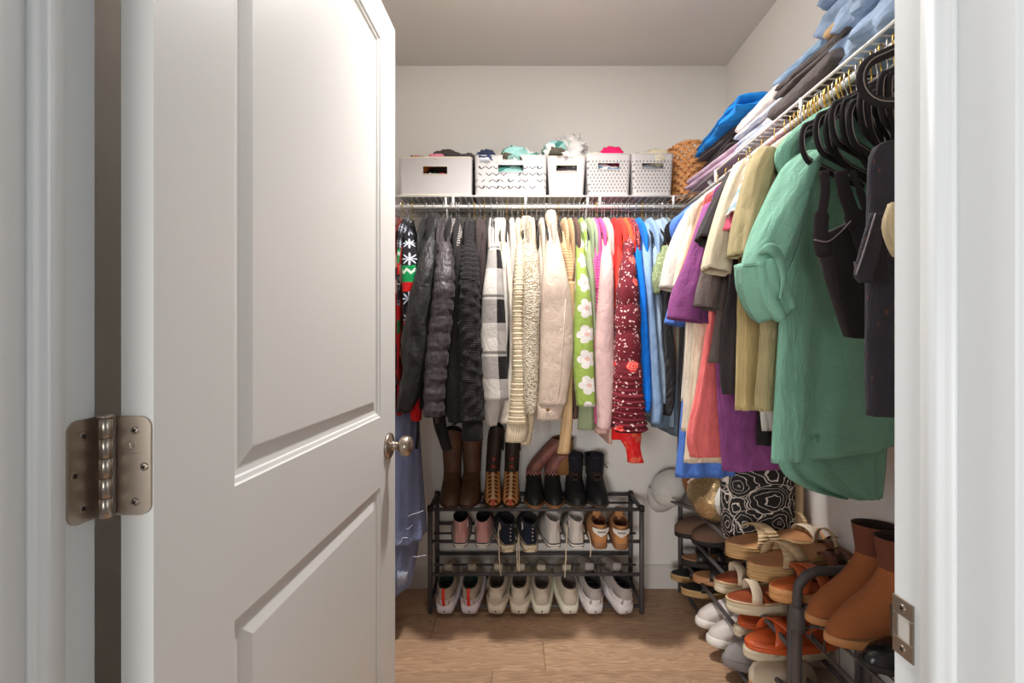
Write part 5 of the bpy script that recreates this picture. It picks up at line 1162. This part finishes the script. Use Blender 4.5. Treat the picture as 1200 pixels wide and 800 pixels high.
for px, s in ((581, 'left'), (608, 'right')): runner(px, s, f'{s} all-cream running shoe, third and fourth from the left on the bottom rail', oatm, mat('cream_sole', (232, 220, 200), .55), mat('brown_lining', (92, 78, 68), .9), rz=-6, w=.046, mids=oatm, sh=.045)
for px, s in ((635, 'left'), (668, 'right')): runner(px, s, f'{s} beige running shoe with pale lime outsole', F2('beige_mesh', (216, 204, 184), 'knit'), mat('white_lime_sole', (232, 228, 208), .55), mat('taupe_lining', (100, 88, 82), .9), rz=-2 if s == 'left' else 3, w=.046, sh=.04)
for px, s in ((697, 'left'), (733, 'right')): runner(px, s, f'{s} warm grey running shoe with white swept sole', grym, mat('cool_white_sole', (230, 224, 224), .55), mat('black_lining', (36, 32, 33), .9), rz=6 if s == 'left' else 12, w=.048, sh=.045, L=.275, mids=mat('cool_white_sole', (230, 224, 224), .55), tl=R(17))
lime = mat('lime_rubber', (196, 200, 140), .5)
# ================================================================ RIGHT RACKS
XFR, XBK = .787, .977
def rack_right():
    g = thing('shoe_rack', 'black metal shoe rack along the right wall full of sandals', 'rack', (.88, 1.8, 0))
    T = lambda nm, pts, r_=.0095, n=10: B().tube(pts, r_, n).build(nm, steel, g, True, True)
    y0, y1 = 1.335, 2.215
    for X in (XFR, XBK):
        for Y in (y0, y1):
            T('leg', [(X, Y, 0), (X, Y, .452)], .0105)
            B().lathe([(.0125, -.012), (.0125, .010), (.009, .014), (.0005, .0145)], Matrix.Translation((X, Y, .45)), 16).build('corner_joint', rub_d, g, True, True)
    for z in (.446, .308, .166, .03):
        T('rail', [(XFR, y0, z), (XFR, y1, z)], .0078); T('rail', [(XBK, y0, z+.004), (XBK, y1, z+.004)], .0078)
        if z > .1: T('rail', [((XFR+XBK)/2, y0, z-.004), ((XFR+XBK)/2, y1, z-.004)], .005)
    for Y in (y0, y1): T('side_bar', [(XFR, Y, .446), (XBK, Y, .45)]); T('side_bar', [(XFR, Y, .03), (XBK, Y, .035)], .007)
rack_right()
def rack_near():
    g = thing('wire_rack', 'black wire-edged shoe rack with curved end handle nearest the door jamb', 'rack', (.88, 1.0, 0))
    T = lambda nm, pts, r_=.0095, n=10: B().tube(pts, r_, n).build(nm, steel, g, True, True)
    y0, y1 = .66, 1.30
    for Y in (y0, y1):
        T('end_frame', smooth_path([(XFR-.004, Y, 0), (XFR-.004, Y, .2), (XFR-.004, Y, .46), (XFR+.006, Y, .51), (XFR+.04, Y, .537), (XFR+.09, Y, .54), (XBK-.05, Y, .54), (XBK, Y, .515), (XBK, Y, .46), (XBK, Y, .2), (XBK, Y, 0)], 5), .0125, 12)
    B().lathe([(.019, -.05), (.0195, -.045), (.0195, .012), (.0165, .016)], Matrix.Translation((XFR-.004, y1, .43)), 18).build('post_sleeve', steel, g, True, True)
    for z in (.446, .2, .03):
        for dz in (0, -.06): T('edge_wire', [(XFR, y0, z+dz), (XFR, y1, z+dz)], .0042 if dz == 0 else .003, 8)
        T('edge_wire', [(XBK, y0, z), (XBK, y1, z)], .004, 8)
        for k in range(1, 12):
            Y = y0+(y1-y0)*k/12
            T('mesh_wire', [(XFR, Y, z-.06), (XFR, Y, z+.001), (XBK, Y, z+.001)], .0022, 6)
        for k in range(1, 6): X = XFR+(XBK-XFR)*k/6; T('mesh_wire', [(X, y0, z-.002), (X, y1, z-.002)], .0022, 6)
        T('edge_wire', [(XFR, y1, z), (XBK, y1, z)], .0036, 8); T('edge_wire', [(XFR, y1, z-.06), (XBK, y1, z-.06)], .003, 8)
rack_near()
# ================================================================ SANDALS
def strap(g, name, m, y0, y1, w, z0, h, wid, th=.0025, lift=0, n=14):
    """a band arching across the foot from (-w, y0) to (w, y1)"""
    v = []; f = []
    for k in range(n+1):
        a = PI*k/n; x = -w*math.cos(a); t = k/n; y = y0+(y1-y0)*t; z = z0+h*math.sin(a)**.7
        nn = V((-math.cos(a)*h, 0, math.sin(a)*w)); nn = nn.normalized() if nn.length > 1e-6 else V((0, 0, 1))
        for dy, s in ((-wid/2, 0), (-wid/2+.001, 1), (wid/2-.001, 1), (wid/2, 0)):
            v.append(V((x, y+dy, z+lift*dy))+nn*(th*s))
        for dy in (wid/2, -wid/2): v.append(V((x, y+dy, z+lift*dy))-nn*.0005)
    q = 6
    for k in range(n):
        for j in range(q): f.append((k*q+j, k*q+(j+1) % q, (k+1)*q+(j+1) % q, (k+1)*q+j))
    f.append(tuple(range(q))[::-1]); f.append(tuple(n*q+j for j in range(q)))
    return mk(name, v, f, m, g, True)
def footbed(g, so, bed, L, w, h, wedge=0, lip=.0, mid=None):
    def ring(z, k, wz):
        r_ = foot(-k, L+k, w+k, z)
        for p in r_: t = max(0, min(1, p.y/L)); p.z += wz*(wedge*max(0, 1-t/.62)**.8 if wedge else 0)
        return r_
    lay = [(0, -.003, 0), (.003, .001, 0), (h*.45, .002, .45), (h*.5, .001, .5), (h*.55, .002, .55), (h-.002, .0015, 1), (h, -.001, 1)]
    rings_obj('sole', [ring(*l) for l in lay], so, g, True, True)
    rings_obj('footbed', [ring(h-.001, -.0015, 1), ring(h+.0025, -.002, 1), ring(h+.0025, -.006, 1)], bed, g, True, True)
    if mid: B().tube([p+V((0, 0, 0)) for p in ring(h*.92, .0018, .92)], .0022, 6, True).build('welt', mid, g)
def straw(name, a):
    if name in MATS: return MATS[name]
    t = NT(name); o = t.obj(); z = t.xyz(o)[2]; w = t.m1('SINE', t.m1('MULTIPLY', z, 2*PI/.0085)); n_ = t.noise(t.sc(o, (60, 60, 400)), 1, 3)
    t.put(t.b.inputs['Base Color'], t.mix(t.m1('MULTIPLY', n_, .7), c(*a), tuple(v*.62 for v in c(*a)[:3])+(1,))); t.b.inputs['Roughness'].default_value = .8
    t.bump(t.m1('ADD', w, n_), .7, .002); MATS[name] = t.m; return t.m
jute = straw('jute', (212, 172, 118)); strawl = straw('straw_band', (226, 196, 152))
lea = lambda name, rgb, r_=.45: mat(name, rgb, r_, var=.14, vscale=25, bump=.15, bscale=240, bdist=.0008)
cognac = lea('cognac_leather', (196, 98, 48)); orange = lea('orange_leather', (206, 92, 44), .35); choc = lea('brown_leather_plain', (112, 66, 46)); tanl = lea('tan_leather', (196, 140, 96)); rustb = lea('rust_insole', (150, 72, 40)); blks = lea('black_strap', (36, 32, 32)); wstr = lea('bone_strap', (226, 208, 182)); cork = mat('cork', (206, 150, 98), .85, var=.3, vscale=160, bump=.4, bscale=150)
beigef = F2('taupe_felt', (118, 92, 76), 'fleece')
GS = 'sandals on the right rack'; SZ = 1.1     # toes stand out past the front rail, heels by the wall
def at(px, py, X, lift=0):        # point on the vertical plane at X that shows at this pixel: gives depth and height
    Y = X*F/(px-600); return Y, CZ+(400-py)*Y/F
def sandal(label, toe_x, Y, z, L, kind, name='sandal', w=.043, rz=0, cat='sandal', pitch=0, roll=0, group=GS):
    k = 1.266; g = thing(name, label, cat, (toe_x*k+L*SZ, Y*k, CZ-(CZ-z)*k), (pitch, roll, R(90+rz)), group); g.scale = (SZ, SZ, SZ); return g
# top tier, z about .60
zt1 = .606
for label, Y, rz in (('nearer straw espadrille sandal with crossed straps on the top tier', 1.16, 8), ('farther straw espadrille sandal with crossed straps on the top tier', 1.275, 8)):
    g = sandal(label, .562, Y, zt1, .25, 0, 'espadrille_sandal', .048, rz)
    footbed(g, jute, tanl, .25, .047, .042, .03)
    strap(g, 'strap', strawl, .165, .118, .047, .04, .045, .036); strap(g, 'strap', strawl, .118, .165, .046, .042, .049, .034)
    strap(g, 'ankle_strap', strawl, .012, .012, .036, .07, .05, .012)
for label, X, Y, rz in (('tan espadrille wedge with looped ankle strap, against the flowered bag', .64, 1.37, 14), ('tan espadrille wedge with buckled strap behind the straw pair', .71, 1.27, 12)):
    g = sandal(label, X, Y, zt1+.008, .23, 0, 'wedge_sandal', .042, rz)
    footbed(g, jute, tanl, .23, .041, .05, .05)
    strap(g, 'toe_strap', wstr, .165, .165, .042, .05, .035, .03)
    # looped ankle strap leaning back
    lp = [V((.034*math.cos(a), .055+.035*math.sin(a), .125+.022*math.sin(a+.6))) for a in [2*PI*k/28 for k in range(28)]]
    B().tube(lp, .0058, 8, True, flat=(V((0, .3, .95)).normalized(), 1)).build('ankle_loop', wstr, g)
    for s in (-1, 1): B().tube([(s*.036, .02, .085), (s*.034, .05, .125)], .005, 8).build('side_strap', wstr, g)
    B().tube([(.036+.006*math.cos(a), .065, .125+.006*math.sin(a)) for a in [2*PI*k/14 for k in range(14)]], .0015, 6, True).build('buckle', gold, g)
for label, X, Y, rz in (('brown leather slide with gold buckle, nearest the ankle boots', .655, 1.115, 6), ('brown flat sandal with folded-back strap behind the gold buckle', .70, 1.19, 10)):
    g = sandal(label, X, Y, zt1+.012, .24, 0, 'strap_sandal', .043, rz)
    footbed(g, choc, choc, .24, .042, .022); strap(g, 'strap', choc, .17, .13, .043, .022, .045, .03); strap(g, 'strap', choc, .1, .12, .042, .022, .055, .024)
    B().tube([(-.038, .112+.010*math.cos(a), .06+.009*math.sin(a)) for a in [2*PI*k/16 for k in range(16)]], .0018, 6, True).build('buckle', gold, g)
g = sandal('cognac slide with chunky cork sole directly behind the curved handle', .578, 1.075, zt1-.012, .25, 0, 'cork_sandal', .045, 4)
footbed(g, cork, cognac, .25, .044, .034); strap(g, 'strap', cognac, .19, .15, .045, .033, .045, .034); strap(g, 'strap', cognac, .13, .165, .045, .033, .05, .034)
# second tier, z about .48
zt2 = .487
for label, Y, rz in (('nearer white-strapped platform sandal with rust insole', 1.215, 2), ('farther white-strapped platform sandal with rust insole', 1.315, 4)):
    g = sandal(label, .548 if rz == 2 else .556, Y, zt2, .25, 0, 'platform_sandal', .044, rz)
    footbed(g, rub_c, rustb, .25, .044, .036, .012, mid=jute); strap(g, 'toe_strap', wstr, .185, .165, .045, .038, .042, .03)
    strap(g, 'ankle_strap', wstr, .03, .03, .036, .05, .045, .014)
for label, Y, X, z_ in (('brown felt clog at the far end of the second tier', 1.665, .573, zt2), ('second brown felt clog tucked behind the first', 1.60, .61, zt2)):
    g = sandal(label, X, Y, z_, .25, 0, 'felt_clog', .045, 0, 'clog')
    footbed(g, rub_d, cork, .25, .045, .024)
    rs = [foot(.09, .252, .046, .022), foot(.092, .25, .046, .04, .0), foot(.094, .235, .043, .055, .0), foot(.096, .205, .036, .066, 0), foot(.1, .17, .024, .072, 0), foot(.115, .145, .008, .074, 0)]
    rings_obj('upper', rs, beigef, g, False, True)
    B().tube([(-.046, .1, .03), (-.036, .06, .06), (0, .05, .075), (.036, .06, .06), (.046, .1, .03)], .005, 8).build('heel_strap', beigef, g)
    for yy in (.12, .17): B().lathe([(.004, 0), (.003, .002), (.0004, .0025)], Matrix.Translation((.036, yy, .054)) @ Matrix.Rotation(R(60), 4, 'Y'), 10).build('rivet', rub_d, g)
for label, Y, X, m1_, m2_, z_ in (('black slide with tan footbed under the brown clogs', 1.62, .585, rub_d, tanl, .40), ('tan slide with black straps below the brown clogs', 1.55, .60, tanl, cork, .375)):
    g = sandal(label, X, Y, z_, .24, 0, 'slide_sandal', .044, -6); footbed(g, m1_, m2_, .24, .043, .026); strap(g, 'strap', blks, .17, .15, .044, .024, .04, .045); strap(g, 'strap', blks, .1, .1, .043, .024, .045, .03)
# bottom tier, z about .275
zt3 = .275
for label, Y, X, rz in (('far espadrille slide with dark insole and black band, third tier', 1.66, .562, -4), ('near espadrille slide with dark insole and black band, third tier', 1.565, .565, -4)):
    g = sandal(label, X, Y, zt3+.055, .25, 0, 'espadrille_slide', .043, rz); footbed(g, jute, rub_d, .25, .042, .026); strap(g, 'strap', blks, .165, .15, .043, .026, .036, .05)
    strap(g, 'strap', tanl, .09, .09, .042, .026, .04, .03)
whl = lea('white_leather_shoe', (208, 198, 192), .5)
for label, Y, X in (('farther white leather sneaker on the bottom tier', 1.475, .57), ('nearer white leather sneaker with tan heel patch on the bottom tier', 1.385, .567)):
    g = sandal(label, X, Y, zt3+.012, .265, 0, 'low_sneaker', .044, 2, 'sneaker'); sneaker(g, whl, rub_w, mat('taupe_lining', (100, 88, 82), .9), .265, .045, .03, lace=whl)
    B().bbox((.036, .15, .044), (.048, .175, .052), .001).build('side_patch', tanl, g)
g = sandal('grey felt slip-on with thick sole on the bottom tier', .575, 1.30, zt3+.008, .26, 0, 'slip_on_shoe', .044, 2, 'shoe'); gry = F2('grey_felt', (150, 144, 144), 'fleece')
sneaker(g, gry, mat('grey_sole', (128, 122, 122), .6), mat('taupe_lining', (100, 88, 82), .9), .26, .045, .03)
for label, Y, X, rz, dz in (('farther orange crossed-strap sandal resting on the second tier', 1.285, .60, 8, -.07), ('bright orange wide-strapped sandal poking out by the rack post', 1.135, .555, 3, -.042)):
    g = sandal(label, X, Y, zt2+dz, .25, 0, 'orange_sandal', .046, rz); footbed(g, orange, orange, .25, .045, .022)
    strap(g, 'strap', orange, .185, .13, .046, .022, .04, .03); strap(g, 'strap', orange, .13, .18, .046, .022, .045, .03)
    B().tube([(-.03, .1, .05), (-.036, .06, .075), (0, .01, .09), (.036, .06, .075), (.03, .1, .05)], .004, 6).build('back_strap', orange, g)
fur = F2('cream_fleece', (214, 200, 176), 'boucle', var=.1); bone = lea('bone_leather', (214, 202, 176), .5)
for label, Y, X in (('bone flat sandal beneath the far orange sandal', 1.30, .605), ('bone flat sandal under the bright orange sandal', 1.19, .578)):
    g = sandal(label, X, Y, zt2-.115 if Y > 1.25 else zt2-.10, .24, 0, 'flat_sandal', .043, 3); footbed(g, bone, bone, .24, .043, .028); strap(g, 'strap', bone, .18, .15, .044, .026, .036, .03); strap(g, 'strap', bone, .12, .15, .043, .026, .04, .03)
for label, Y, X, z_ in (('farther cream fleece clog with tan platform', 1.155, .575, .325), ('nearer cream fleece clog with tan platform, low by the post', 1.06, .57, .30)):
    g = sandal(label, X, Y, z_, .25, 0, 'fleece_clog', .047, 3, 'clog'); footbed(g, tanl, fur, .25, .047, .036)
    rs = [foot(.07, .252, .048, .034), foot(.072, .25, .049, .05), foot(.078, .24, .046, .066), foot(.085, .21, .038, .078), foot(.095, .17, .024, .084), foot(.115, .145, .008, .086)]
    rings_obj('upper', rs, fur, g, False, True)
g = sandal('white and pink sneaker low on the floor tier beside the rack leg', .585, 1.215, .20, .25, 0, 'low_sneaker', .043, 3, 'sneaker'); sneaker(g, F2('grey_pink_mesh', (160, 150, 150), 'knit'), rub_w, mat('pink_lining', (206, 90, 106), .8), .25, .044, .04, lace=mat('red_lace', (206, 70, 84), .8))
for label, Y, X, z_ in (('fluffy cream slipper lying on the lower tier of the near rack', .93, .70, .365), ('second fluffy cream slipper on the lower tier of the near rack', .80, .70, .365)):
    g = sandal(label, X, Y, z_, .24, 0, 'fleece_slipper', .047, 3, 'slipper'); footbed(g, rub_c, fur, .24, .047, .026)
    rs = [foot(.07, .242, .048, .024), foot(.072, .24, .05, .045), foot(.078, .23, .047, .066), foot(.085, .2, .038, .082), foot(.1, .16, .02, .088), foot(.115, .14, .008, .089)]
    rings_obj('upper', rs, fur, g, False, True)
g = sandal('tan slide at the bottom edge on the near rack lower tier', .645, .80, .362, .24, 0, 'slide_sandal', .045, 0); footbed(g, tanl, tanl, .24, .044, .02); strap(g, 'strap', tanl, .17, .15, .045, .018, .04, .06)
# --- ankle boots on the near rack
sued = F2('rust_suede', (156, 94, 56), 'fleece', var=.12); suedk = F2('brown_elastic', (112, 66, 50), 'ribv', var=.1); wedg = lea('honey_wedge', (196, 138, 88), .45)
def ankle_boot(label, X, Y, z, rz):
    g = thing('ankle_boot', label, 'boot', (X+.235, Y, z), (0, 0, R(90+rz)), 'suede ankle boots on the near rack'); L, w = .25, .046
    def so_ring(zz, k):
        r_ = foot(-k, L+k, w+k, zz)
        for p in r_: t = max(0, p.y/L); p.z += .045*max(0, 1-t/.6)*(zz/.02)
        return r_
    rings_obj('sole', [so_ring(0, -.002), so_ring(.003, .001), so_ring(.010, .0015), so_ring(.0185, .001), so_ring(.02, -.002)], wedg, g, True, True)
    up = lambda y0, y1, w_, zz, dz, h=.78: foot(y0, y1, w_, zz, dz, 0, 32, h)
    rs = [up(0, L*.985, w, .064, -.046), up(-.002, L*.97, w, .076, -.040), up(0, L*.92, w*.98, .086, -.034), up(.003, L*.8, w*.93, .098, -.020), up(.006, L*.62, w*.86, .115, -.004), up(.008, L*.5, w*.82, .135, .008), up(.006, L*.45, w*.8, .152, .01, .95), up(.005, L*.44, w*.81, .165, .008, .98)]
    for r_ in rs[3:]:
        for p in r_: p.x += .002*noise.noise(p*40); p.y += .002*noise.noise(p*38)
    rings_obj('upper', rs, sued, g)
    sh_ = [rs[-1]]+[foot(.004, L*.44+.002*k, w*(.81+.018*k), .165+.0125*k, .008, 0, 32, .98) for k in range(1, 7)]
    a = rings_obj('elastic_panel', sh_, suedk, g)
    top = sh_[-1]; cx = sum((p for p in top), V((0, 0, 0)))/len(top)
    rings_obj('lining', [[cx+(p-cx)*k+V((0, 0, dz)) for p in top] for k, dz in ((1, 0), (.95, .001), (.9, -.008), (.84, -.045))], mat('boot_lining', (52, 36, 30), .9), g, False, True)
    B().tube([(0, .002, .19), (0, -.001, .21), (0, .001, .244), (0, .006, .228)], .0045, 8, flat=(V((0, 1, 0)), .4)).build('pull_tab', suedk, g)
ankle_boot('farther rust suede ankle boot with brown elastic top', .772, 1.235, .451, 4)
ankle_boot('nearer rust suede ankle boot partly behind the door jamb', .766, 1.148, .451, 3)
g = thing('black_shoe', 'shiny black shoe at the lower right beside the jamb', 'shoe', (.765+.25, 1.04, .452), (0, 0, R(90)))
bl_p = mat('polished_black', (22, 20, 21), .22); sole(g, rub_d, .25, .048, .016); 
rs = [foot(0, .246, .046, .013), foot(0, .243, .046, .028, 0), foot(.0, .23, .043, .042, .002), foot(.0, .2, .038, .05, .004), foot(.002, .165, .034, .056, .002), foot(.003, .145, .031, .058, 0)]
rings_obj('upper', rs, bl_p, g); top = rs[-1]; cx = sum((p for p in top), V((0, 0, 0)))/len(top)
rings_obj('lining', [[cx+(p-cx)*k+V((0, 0, dz)) for p in top] for k, dz in ((1, 0), (.92, .001), (.86, -.008), (.84, -.04))], rub_d, g, False, True)
# ================================================================ HATS AND FLOWERED BAG AT THE FAR END
def cap_hat(name, label, loc, rot, m, r_=.085, h=.09, brim=.07, brim_m=None, seams=True, loop=None, dent=0):
    g = thing(name, label, 'cap', loc, rot)
    prof = []; rs = []
    for k in range(9):
        a = PI/2*k/8; rs.append([V((r_*math.cos(a)*.92*math.cos(t)*(1-dent*.2*math.sin(2*t+k)), r_*math.cos(a)*1.06*math.sin(t), h*math.sin(a))) for t in [2*PI*q/32 for q in range(32)]])
    for q_ in rs:
        for p in q_: p += V((1, 1, 1))*dent*.02*noise.noise(p*18)
    rings_obj('crown', [x[::-1] for x in rs], m, g, False, True)
    B().lathe([(.006, 0), (.005, .003), (.0004, .004)], Matrix.Translation((0, 0, h-.001)), 12).build('button', m, g)
    v = []; n = 20
    for s in (1, 0):
        for k in range(n+1):
            t = PI*(.14+.72*k/n); v.append(V((r_*.92*math.cos(t), r_*1.06*math.sin(t), .002+.002*s)))
            v.append(V((r_*1.0*math.cos(t), r_*1.06*math.sin(t)+brim*math.sin(PI*k/n)**.6, -.012*math.cos(PI*(k/n-.5)*2)*0-.016*abs(2*k/n-1)**2+.002*s)))
    f = [(2*k, 2*k+1, 2*k+3, 2*k+2) for k in range(n)]+[(2*n+2+2*k, 2*n+2+2*k+2, 2*n+2+2*k+3, 2*n+2+2*k+1) for k in range(n)]
    for k in range(n): f.append((2*k+1, 2*n+2+2*k+1, 2*n+2+2*k+3, 2*k+3))
    mk('visor', v, f, brim_m or m, g, True)
    if seams:
        b = B()
        for q in range(6): t = 2*PI*q/6+.3; b.tube([V((r_*math.cos(a)*.925*math.cos(t), r_*math.cos(a)*1.066*math.sin(t), h*1.004*math.sin(a))) for a in [PI/2*k/8 for k in range(9)]], .0012, 5)
        b.build('seam', m, g)
    return g
W_ = F2('pale_grey_twill', (240, 238, 232), 'plain', var=.05)
cap_hat('baseball_hat', 'pale grey baseball cap hanging against the back wall by the rack corner', (.722, 2.18, .50), (R(72), R(200), R(0)), W_, .088, .085, .05)
glit = None
def glitter():
    t = NT('gold_sequins'); o = t.obj(); v = t.vor(o, 420, 1); h = t.xyz(v)[0]
    t.put(t.b.inputs['Base Color'], t.mix(h, c(150, 122, 84), c(226, 196, 150))); t.b.inputs['Metallic'].default_value = .75; t.b.inputs['Roughness'].default_value = .38
    t.bump(h, .6, .002); return t.m
glit = glitter()
g = cap_hat('sequin_hat', 'gold sequinned cap with tan visor lining on top of the rack', (.815, 1.93, .535), (R(68), R(-38), R(-25)), glit, .098, .10, .07, mat('tan_visor', (160, 106, 66), .6), seams=False, dent=.6)
pm = mat('patch_bone', (220, 206, 190), .7)
q = B().bbox((-.019, -.002, -.014), (.019, .002, .014), .002).build('patch', pm, g, False); q.location = (-.02, .082, .05); q.rotation_euler = (R(-35), 0, R(12))
for dx, dz in ((-.008, .003), (.008, -.004)): s_ = B().box((-.004, -.0032, -.004), (.004, -.0018, .004)).build('patch_square', rub_d, q, False); s_.location = (dx, 0, dz)
g = cap_hat('grey_hat', 'light grey curved cap visor tucked between sequinned cap and flowered bag', (.86, 1.83, .56), (R(75), R(70), R(0)), W_, .085, .085, .075)
cap_hat('grey_hat', 'dark grey cap lying beneath the sequinned cap', (.815, 2.03, .462), (R(12), 0, R(110)), F2('mid_grey_twill', (112, 106, 104), 'plain'), .085, .08, .065)
def roses():
    t = NT('white_rose_outline'); o = t.uv()
    w = t.vm('ADD', o, t.vm('MULTIPLY', t.vm('SUBTRACT', t.noise(o, 26, 2, 1), (.5, .5, .5)), (.035, .035, 0)))
    d = t.vor(w, 13, 0, rnd=.6); ring = t.m1('ABSOLUTE', t.m1('SUBTRACT', t.m1('FRACT', t.m1('MULTIPLY', d, 6.5)), .5))
    e = t.vor(w, 13, 0, 'DISTANCE_TO_EDGE', .7)
    k = t.m1('ADD', t.m1('LESS_THAN', ring, .06), t.m1('LESS_THAN', e, .014), True)
    t.put(t.b.inputs['Base Color'], t.mix(k, c(30, 27, 27), c(228, 218, 208))); t.b.inputs['Roughness'].default_value = .75; return t.m
def bag():
    g = thing('tote_bag', 'black tote bag with white outlined roses standing on the far end of the rack', 'bag', (.87, 1.66, .45)); m = roses()
    rows = [((.875, 1.69, .74), .115, .028), ((.872, 1.685, .68), .12, .045), ((.868, 1.68, .58), .118, .055), ((.862, 1.67, .48), .112, .055), ((.86, 1.665, .456), .1, .05)]
    d = V((1, -.15, 0)).normalized(); nn = V((.15, 1, 0)).normalized()
    loft('bag_body', [(V(p), d*a, nn*b_) for p, a, b_ in rows], m, g, 44, .012, 3.0, None, .008, 5, True, False, 4, 4)
    loft('side_panel', [(V(p)+d*(a+.002)+V((0, -.018, 0)), d*.012, nn*b_*.8) for p, a, b_ in rows], mat('bag_tan_side', (176, 146, 112), .7, var=.2, vscale=50), g, 20, .012, 2.4, None, .003, 6, True, False)
    B().tube(smooth_path([(.81, 1.685, .73), (.815, 1.68, .80), (.875, 1.68, .83), (.935, 1.675, .80), (.94, 1.675, .73)], 6), .006, 8, flat=(nn, .5)).build('bag_strap', rub_d, g, True, True)
bag()
